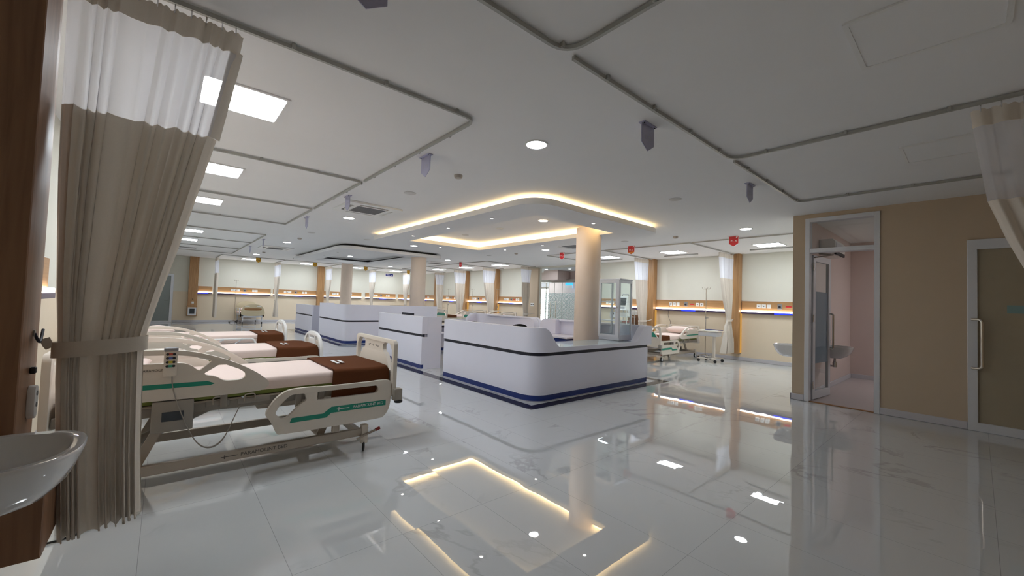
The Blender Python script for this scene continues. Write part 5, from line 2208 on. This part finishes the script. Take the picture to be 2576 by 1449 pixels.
def crank_bed(label, loc, rz):
    """Third left bed: arched white footboard and folding tube side rails."""
    t = thing('crank_bed', label, 'bed', loc, rz, 'electric hospital beds')
    mb = MB()
    for s in (-1, 1):
        mb.box(-0.45, 1.66, s * 0.40 - 0.02, s * 0.40 + 0.02, 0.50, 0.56, 0.004, 1)
    mb.box(-0.45, 1.66, -0.40, 0.40, 0.555, 0.575)
    obj('deck_frame', mb, m_white, t)
    for x in (-0.40, 1.58):
        for s in (-1, 1):
            mb = MB()
            mb.tube([(x, s * 0.38, 0.10), (x, s * 0.38, 0.51)], 0.022, 12)
            lg = obj('leg', mb, m_white, t)
            mb = MB()
            mb.lathe([(0.02, -0.016), (0.058, -0.014), (0.06, 0), (0.058, 0.014), (0.02, 0.016)], (x, s * 0.38, 0.0605), 20, 'Y')
            obj('wheel', mb, m_rubber, lg)
    mb = MB()
    mb.box(-0.46, 1.66, -0.425, 0.425, 0.577, 0.645, 0.02, 2)
    mt = obj('mattress', mb, m_sheet, t)
    mb = MB()
    mb.box(-0.47, 1.665, -0.434, 0.434, 0.637, 0.718, 0.025, 3)
    obj('sheet', mb, m_sheet, mt)
    for s in (-1, 1):
        y = s * 0.47
        mb = MB()
        mb.tube(arc_path([(-0.15, y, 0.56), (-0.12, y, 0.655), (1.20, y, 0.655), (1.24, y, 0.56)], 0.05), 0.014, 8)
        mb.tube([(0.0, y, 0.50), (1.2, y, 0.50)], 0.012, 8)
        r_ = obj('side_rail', mb, m_white, t)
        for k in range(4):
            x = 0.02 + k * 0.27
            mb = MB()
            mb.tube([(x, y, 0.50), (x + 0.20, y, 0.648)], 0.009, 8)
            mb.box(x + 0.185, x + 0.215, y - 0.012, y + 0.012, 0.63, 0.665, 0.003, 1)
            obj('rail_strut', mb, m_alu, r_)
        mb = MB()
        for x in (0.1, 1.1):
            mb.box(x - 0.015, x + 0.015, min(s * 0.42, y), max(s * 0.42, y), 0.505, 0.525)
        obj('rail_mount', mb, m_alu, t)
    for xb, nm, m in ((1.69, 'footboard', m_white), (-0.50, 'headboard', m_white)):
        out = [(-0.45, 0.45)] + [(0.45 * math.cos(PI - PI * k / 20), 0.67 + 0.29 * math.sin(PI * k / 20) ** 0.7) for k in range(21)] + [(0.45, 0.45)]
        h2 = smooth([(-0.30, 0.88), (-0.17, 0.915), (-0.17, 0.74), (-0.34, 0.74), (-0.36, 0.79)], 1)
        mb = MB()
        mb.prism(list(reversed(out)), [rrect(-0.11, 0.11, 0.855, 0.895, 0.018, 3), h2, [(-a, b) for a, b in reversed(h2)]], xb, xb + 0.04, 'YZ', 0.008, 2)
        fb = obj(nm, mb, m, t, 0.9)
        mb = MB()
        mb.box(xb + 0.012, xb + 0.026, -0.37, 0.37, 0.72, 0.84, 0.004, 1)
        obj('inner_panel', mb, m_cream, fb)
    mb = MB()
    mb.box(1.69, 1.80, -0.50, -0.40, 0.48, 0.58, 0.01, 1)
    obj('blue_bumper', mb, m_bluep, t)
    return t


crank_bed('white bed with folding tube side rails, third from the near curtain', B3, 0)
blanket('brown blanket hanging deep over the side rail of the third left bed', B3, 0, -0.055, 1.26, 1.676, 0.25, 0.0)
pillow('pale pink pillow at the head of the third left bed', (-0.06, 8.62, 0.722), 0.15, m_sheet, 0.55, 0.36, 0.14)
pillow('pale pink pillow at the head of the second left bed', (-0.24, 6.56, 0.726), 0, m_sheet)
pillow('pale pink pillow at the head of the nearest bed, behind the curtain', (-0.24, 4.20, 0.783), 0, m_sheet)

# the remote hung on the rail of the nearest bed
t = thing('bed_remote', 'grey bed remote with four rows of coloured buttons hung on the near bed rail', 'remote control', (0.055, 3.70, 0.85), world=True)
yr_ = 3.6855
mb = MB()
mb.prism(rrect(0.018, 0.092, 0.85, 1.045, 0.012, 4), [], yr_ - 0.012, yr_ + 0.012, 'XZ', 0.004, 2)
body = obj('body', mb, m_cream, t)
mb = MB()
mb.box(0.016, 0.094, yr_ - 0.015, yr_ + 0.013, 1.024, 1.050, 0.004, 1)
obj('top_cap', mb, m_grille, t)
mb = MB()
mb.box(0.03, 0.08, yr_ + 0.013, yr_ + 0.060, 1.041, 1.047)
obj('hook', mb, m_grille, t)
for k, c in enumerate(((0.55, 0.09, 0.06), (0.10, 0.16, 0.45), (0.60, 0.50, 0.05), (0.05, 0.33, 0.24))):
    z = 1.006 - k * 0.0275
    mc = mat('remote_colour', c, 0.5)
    mb = MB()
    mb.box(0.034, 0.076, yr_ - 0.0135, yr_ - 0.012, z - 0.008, z + 0.008, 0.0, 1)
    row = obj('colour_bar', mb, mc, body)
    for x in (0.037, 0.073):
        mb = MB()
        mb.lathe([(0.0085, 0), (0.0085, -0.004), (0.006, -0.0055)], (x, yr_ - 0.013, z), 14, 'Y')
        obj('button', mb, m_rubber, body)
mb = MB()
cab = smooth([(0.068, yr_, 0.85), (0.07, yr_, 0.80), (0.085, yr_ + 0.002, 0.72), (0.13, yr_ + 0.004, 0.58), (0.17, yr_ + 0.01, 0.47), (0.235, yr_ + 0.02, 0.335), (0.31, yr_ + 0.03, 0.29), (0.385, yr_ + 0.04, 0.33), (0.44, yr_ + 0.06, 0.46), (0.49, yr_ + 0.082, 0.58)], 3, False)
n_ = len(cab)
mb.tube(cab, [0.0035 + 0.0035 * math.exp(-((i / n_ - 0.66) / 0.10) ** 2) for i in range(n_)], 8)
obj('cable', mb, m_grey, t)

# beds against the right wall (heads on the wall)
RB = (11.50, 5.86, 0)
hospital_bed('cream electric hospital bed under the sign P1. 3, with pink pillow', RB, PI, -0.10, 'frame', False, teal_back=True, letters=False)
blanket('brown blanket on the foot of the bed under the sign P1. 3', RB, PI, -0.10, 1.16, 1.69, 0.16, 0, False)
pillow('plump pink pillow on the bed under the sign P1. 3', (11.755, 5.84, 0.69), 0.05, m_sheet, 0.72, 0.42, 0.19)
RB2, RB3 = (11.60, 14.18, 0), (11.60, 16.45, 0)
hospital_bed('cream hospital bed in the first bay left of the glass entrance', RB2, PI, -0.04, 'frame', False, teal_back=True, letters=False)
pillow('white pillow on the bed in the first bay left of the glass entrance', (11.85, 14.18, 0.742), 0, m_sheet)
hospital_bed('cream hospital bed with dark blanket, second bay left of the glass entrance', RB3, PI, -0.04, 'frame', False, teal_back=True, letters=False)
blanket('brown blanket on the bed in the second bay left of the glass entrance', RB3, PI, -0.04, 1.16, 1.69, 0.16, 0, False)

# khaki bed at the far wall
t = thing('manual_bed', 'khaki and brown hospital bed by the far wall, seen from its foot', 'bed', (3.12, 21.9, 0), world=True)
x0, x1, y0, y1 = 2.68, 3.56, 21.85, 23.75
out = smooth([(x0 - 0.02, 0.40), (x0 - 0.03, 0.62), (x0 + 0.08, 0.86), (x0 + 0.25, 0.925), (3.12, 0.94), (x1 - 0.25, 0.925), (x1 - 0.08, 0.86), (x1 + 0.03, 0.62), (x1 + 0.02, 0.40)], 2)
mb = MB()
mb.prism(out, [], y0 - 0.04, y0, 'XZ', 0.008, 2)
fb = obj('footboard', mb, m_bedgrn, t)
mb = MB()
mb.prism(smooth([(x0 + 0.10, 0.70), (x0 + 0.14, 0.65), (x1 - 0.14, 0.65), (x1 - 0.10, 0.70), (x1 - 0.10, 0.76), (x0 + 0.10, 0.76)], 1), [], y0 - 0.043, y0 - 0.0405, 'XZ')
obj('brown_inset', mb, m_bedbrn, fb)
for xx in (x0 + 0.12, x1 - 0.30):
    mb = MB()
    mb.box(xx, xx + 0.18, y0 - 0.043, y0 - 0.0405, 0.825, 0.865)
    obj('grip_slot', mb, m_white, fb)
out2 = [(a, b + 0.10) for a, b in out]
mb = MB()
mb.prism(out2, [], y1, y1 + 0.04, 'XZ', 0.008, 2)
obj('headboard', mb, m_bedgrn, t)
mb = MB()
for xx in (x0 + 0.03, x1 - 0.07):
    mb.box(xx, xx + 0.04, y0, y1, 0.38, 0.44)
mb.box(x0 + 0.03, x1 - 0.03, y0 + 0.0, y0 + 0.04, 0.34, 0.42)
mb.box(x0 + 0.03, x1 - 0.03, y1 - 0.05, y1 - 0.01, 0.34, 0.42)
mb.box(x0 + 0.05, x1 - 0.05, y0 + 0.1, y0 + 0.13, 0.20, 0.23)
mb.box(x0 + 0.05, x1 - 0.05, y1 - 0.15, y1 - 0.12, 0.20, 0.23)
obj('deck_frame', mb, m_alu, t)
mb = MB()
mb.box(x0 + 0.02, x1 - 0.02, y0 + 0.01, y1 - 0.01, 0.445, 0.56, 0.03, 2)
mt = obj('mattress', mb, m_sheet, t)
for xx in (x0 + 0.06, x1 - 0.06):
    for yy in (y0 + 0.08, y1 - 0.10):
        mb = MB()
        mb.box(xx - 0.02, xx + 0.02, yy - 0.02, yy + 0.02, 0.11, 0.39)
        lg = obj('leg', mb, m_alu, t)
        mb = MB()
        mb.lathe([(0.02, -0.016), (0.062, -0.014), (0.066, 0), (0.062, 0.014), (0.02, 0.016)], (xx, yy, 0.0665), 18, 'X')
        obj('wheel', mb, m_rubber, lg)
for xx in (x0 - 0.015, x1 + 0.015):
    mb = MB()
    mb.tube(arc_path([(xx, y0 + 0.5, 0.46), (xx, y0 + 0.55, 0.72), (xx, y1 - 0.35, 0.72), (xx, y1 - 0.3, 0.46)], 0.1), 0.014, 8)
    mb.tube([(xx, y0 + 0.52, 0.60), (xx, y1 - 0.32, 0.60)], 0.010, 8)
    obj('side_rail', mb, m_alu, t)
mb = MB()
sec = [(x0 - 0.006, 0.36), (x0 - 0.006, 0.54), (x0 + 0.03, 0.57), (3.12, 0.572), (x1 - 0.03, 0.57), (x1 + 0.006, 0.54), (x1 + 0.006, 0.36)]
mb.grid(lambda u, v: (sec[round(v * 6)][0], y0 + 0.02 + 0.42 * u, sec[round(v * 6)][1]), 6, 6, 0.008)
single('bed_blanket', mb, m_blank, 'brown blanket on the foot of the khaki bed at the far wall', 'blanket', (3.12, 22.05, 0.56), 'brown folded blankets')
mb = MB()
pillow('pale pink pillow propped on the khaki bed at the far wall', (3.10, 23.45, 0.572), PI / 2, m_sheet, 0.6, 0.38, 0.16)


# ------------------------------------------------------------------ drip stands
def drip_stand(x, y, H, label, first=None):
    if first:
        return dup(first, (x, y, 0), None, label)
    t = thing('drip_stand', label, 'drip stand', (x, y, 0), group='steel drip stands')
    mb = MB()
    mb.tube([(0, 0, 0.08), (0, 0, 1.2)], 0.013, 10)
    obj('lower_pole', mb, m_steel, t)
    mb = MB()
    mb.tube([(0, 0, 1.15), (0, 0, H)], 0.009, 10)
    obj('upper_pole', mb, m_steel, t)
    mb = MB()
    mb.lathe([(0.02, 1.15), (0.02, 1.22)], seg=12)
    mb.tube([(0, 0, 1.18), (0, -0.07, 1.18)], 0.012, 8)
    obj('clamp', mb, m_grey, t)
    for k in range(4):
        a = PI / 4 + k * PI / 2
        mb = MB()
        mb.tube(smooth([(0, 0, H - 0.02), (0.09 * math.cos(a), 0.09 * math.sin(a), H - 0.03), (0.12 * math.cos(a), 0.12 * math.sin(a), H + 0.03)], 2, False), 0.005, 6)
        obj('hook', mb, m_steel, t)
    for k in range(5):
        a = 2 * PI * k / 5
        mb = MB()
        mb.tube([(0, 0, 0.11), (0.24 * math.cos(a), 0.24 * math.sin(a), 0.06)], 0.010, 8)
        f = obj('foot', mb, m_steel, t)
        mb = MB()
        mb.lathe([(0.024, -0.01), (0.024, 0.01)], (0.24 * math.cos(a), 0.24 * math.sin(a), 0.025), 12, 'Y')
        obj('caster', mb, m_rubber, f)
    return t


IV = 'thin steel drip stand '
d0 = drip_stand(12.12, 5.25, 2.05, IV + 'beside the head of the bed under the sign P1. 3')
drip_stand(12.2, 15.2, 2.0, IV + 'in the first bay left of the glass entrance', d0)
drip_stand(12.2, 17.30, 2.0, IV + 'in the second bay left of the glass entrance', d0)
drip_stand(2.60, 23.45, 2.0, IV + 'left of the khaki bed at the far wall', d0)
drip_stand(12.2, 19.67, 2.0, IV + 'in the third bay left of the glass entrance', d0)

# ------------------------------------------------------------------ overbed table by the right bed
t = thing('overbed_table', 'grey wheeled overbed table between the bed and the flared curtain', 'table', (11.42, 4.80, 0), world=True)
mb = MB()
mb.box(11.18, 11.62, 4.52, 5.12, 0.82, 0.845, 0.01, 2)
obj('table_top', mb, m_cream, t)
mb = MB()
mb.box(11.22, 11.58, 4.58, 5.06, 0.70, 0.818, 0.012, 2)
obj('tray_box', mb, m_alu, t)
mb = MB()
mb.box(11.38, 11.44, 4.68, 4.74, 0.10, 0.70, 0.006, 1)
obj('column', mb, m_cream, t)
mb = MB()
mb.box(11.16, 11.66, 4.685, 4.725, 0.085, 0.115, 0.004, 1)
for x in (11.16, 11.62):
    mb.box(x, x + 0.04, 4.55, 5.05, 0.085, 0.115, 0.004, 1)
obj('base', mb, m_cream, t)
for x in (11.18, 11.64):
    for y in (4.58, 5.02):
        mb = MB()
        mb.lathe([(0.038, -0.012), (0.041, 0), (0.038, 0.012)], (x, y, 0.0415), 16, 'X')
        obj('caster', mb, m_rubber, t)
mb = MB()
mb.prism(rrect(11.22, 11.52, 4.62, 5.06, 0.06, 4), [], 0.8465, 0.862, 'XY', 0.005, 1)
single('tray', mb, m_white, 'flat white tray on the overbed table', 'tray', (11.37, 4.84, 0.8465))
mb = MB()
mb.prism(rrect(11.46, 11.60, 4.54, 4.98, 0.02, 3), [], 0.864, 0.88, 'XY')
o = single('folder', mb, m_navy, 'dark blue folder lying at the back of the overbed table', 'folder', (11.53, 4.76, 0.864))
# power cord from the socket down to the bed
mb = MB()
mb.tube(smooth([(12.522, 6.57, 1.567), (12.48, 6.57, 1.50), (12.47, 6.60, 1.36), (12.46, 6.61, 1.15), (12.46, 6.50, 0.98), (12.45, 6.55, 0.85), (12.40, 6.50, 0.60)], 3, False), 0.006, 6)
single('power_cord', mb, m_rubber, 'black power cord hanging from a socket behind the bed under the sign P1. 3', 'cord', (12.46, 6.55, 0.6))

# ------------------------------------------------------------------ monitor cart seen through the glass cabinet
t = thing('equipment_cart', 'white equipment cart with shelves behind the glass cabinet, by the right wall', 'cart', (11.55, 7.62, 0), world=True)
mb = MB()
for x in (11.30, 11.76):
    for y in (7.40, 7.84):
        mb.tube([(x, y, 0.07), (x, y, 1.30)], 0.014, 8)
obj('posts', mb, m_white, t)
for z in (0.25, 0.78, 1.08, 1.30):
    mb = MB()
    mb.box(11.27, 11.79, 7.37, 7.87, z, z + 0.025, 0.004, 1)
    obj('shelf', mb, m_white, t)
for x in (11.30, 11.76):
    for y in (7.40, 7.84):
        mb = MB()
        mb.lathe([(0.03, -0.012), (0.034, 0), (0.03, 0.012)], (x, y, 0.0345), 14, 'Y')
        obj('caster', mb, m_rubber, t)
t = thing('patient_monitor', 'white patient monitor with grey screen on the cart behind the glass cabinet', 'monitor', (11.5, 7.62, 1.326), world=True)
mb = MB()
mb.prism([(11.32, 1.326), (11.70, 1.326), (11.70, 1.76), (11.42, 1.76)], [], 7.45, 7.79, 'XZ', 0.012, 2)
obj('body', mb, m_white, t)
mb = MB()
mb.quad((11.349, 7.485, 1.47), (11.349, 7.755, 1.47), (11.4055, 7.755, 1.715), (11.4055, 7.485, 1.715))
mb.xf(Matrix.Translation((-0.003, 0, 0)))
obj('screen', mb, m_screen, t)
mb = MB()
mb.tube(arc_path([(11.55, 7.50, 1.76), (11.55, 7.50, 1.83), (11.55, 7.74, 1.83), (11.55, 7.74, 1.76)], 0.03), 0.012, 8)
obj('carry_handle', mb, m_grille, t)
mb = MB()
mb.box(11.32, 11.322, 7.50, 7.74, 1.35, 1.42)
mb.xf(Matrix.Translation((0.0, 0, 0)))
obj('key_row', mb, m_alu, t)
for z, m, nm, lb, sz in ((1.106, m_white, 'white_case', 'white equipment case on the second shelf of the cart', (0.34, 0.36, 0.12)), (0.806, m_grille, 'recorder_box', 'grey recorder on the third shelf of the cart', (0.36, 0.38, 0.10)),):
    mb = MB()
    mb.box(11.52 - sz[0] / 2, 11.52 + sz[0] / 2, 7.62 - sz[1] / 2, 7.62 + sz[1] / 2, z, z + sz[2], 0.01, 1)
    single(nm, mb, m, lb, 'case', (11.52, 7.62, z))
for (y, c, lb) in ((7.54, (0.35, 0.10, 0.08), 'red box on top of the grey recorder of the cart'), (7.72, (0.75, 0.75, 0.72), 'white box on top of the grey recorder of the cart')):
    mb = MB()
    mb.box(11.37, 11.55, y - 0.08, y + 0.08, 0.907, 0.957, 0.003, 1)
    single('small_box', mb, mat('box_paint', c, 0.6), lb, 'box', (11.46, y, 0.907))
t = thing('storage_crate', 'brown wooden bin beside the equipment cart, left of the curtain', 'bin', (12.2, 7.62, 0), world=True)
mb = MB()
mb.prism(rrect(11.98, 12.30, 7.45, 7.80, 0.02, 2), [list(reversed(rrect(12.0, 12.28, 7.47, 7.78, 0.015, 2)))], 0.001, 1.15, 'XY')
obj('walls', mb, m_woodd, t)
mb = MB()
mb.box(11.975, 12.305, 7.445, 7.805, 1.15, 1.30, 0.01, 1)
obj('lid', mb, m_white, t)
t = thing('wall_regulator', 'grey regulator box on the right wall seen through the glass cabinet', 'regulator', (XR, 8.80, 1.1), world=True)
mb = MB()
mb.box(XR - 0.08, XR - 0.001, 8.70, 8.92, 1.0, 1.22, 0.01, 1)
obj('body', mb, m_alu, t)
mb = MB()
mb.box(XR - 0.084, XR - 0.081, 8.74, 8.88, 1.12, 1.19)
obj('display', mb, m_screen, t)
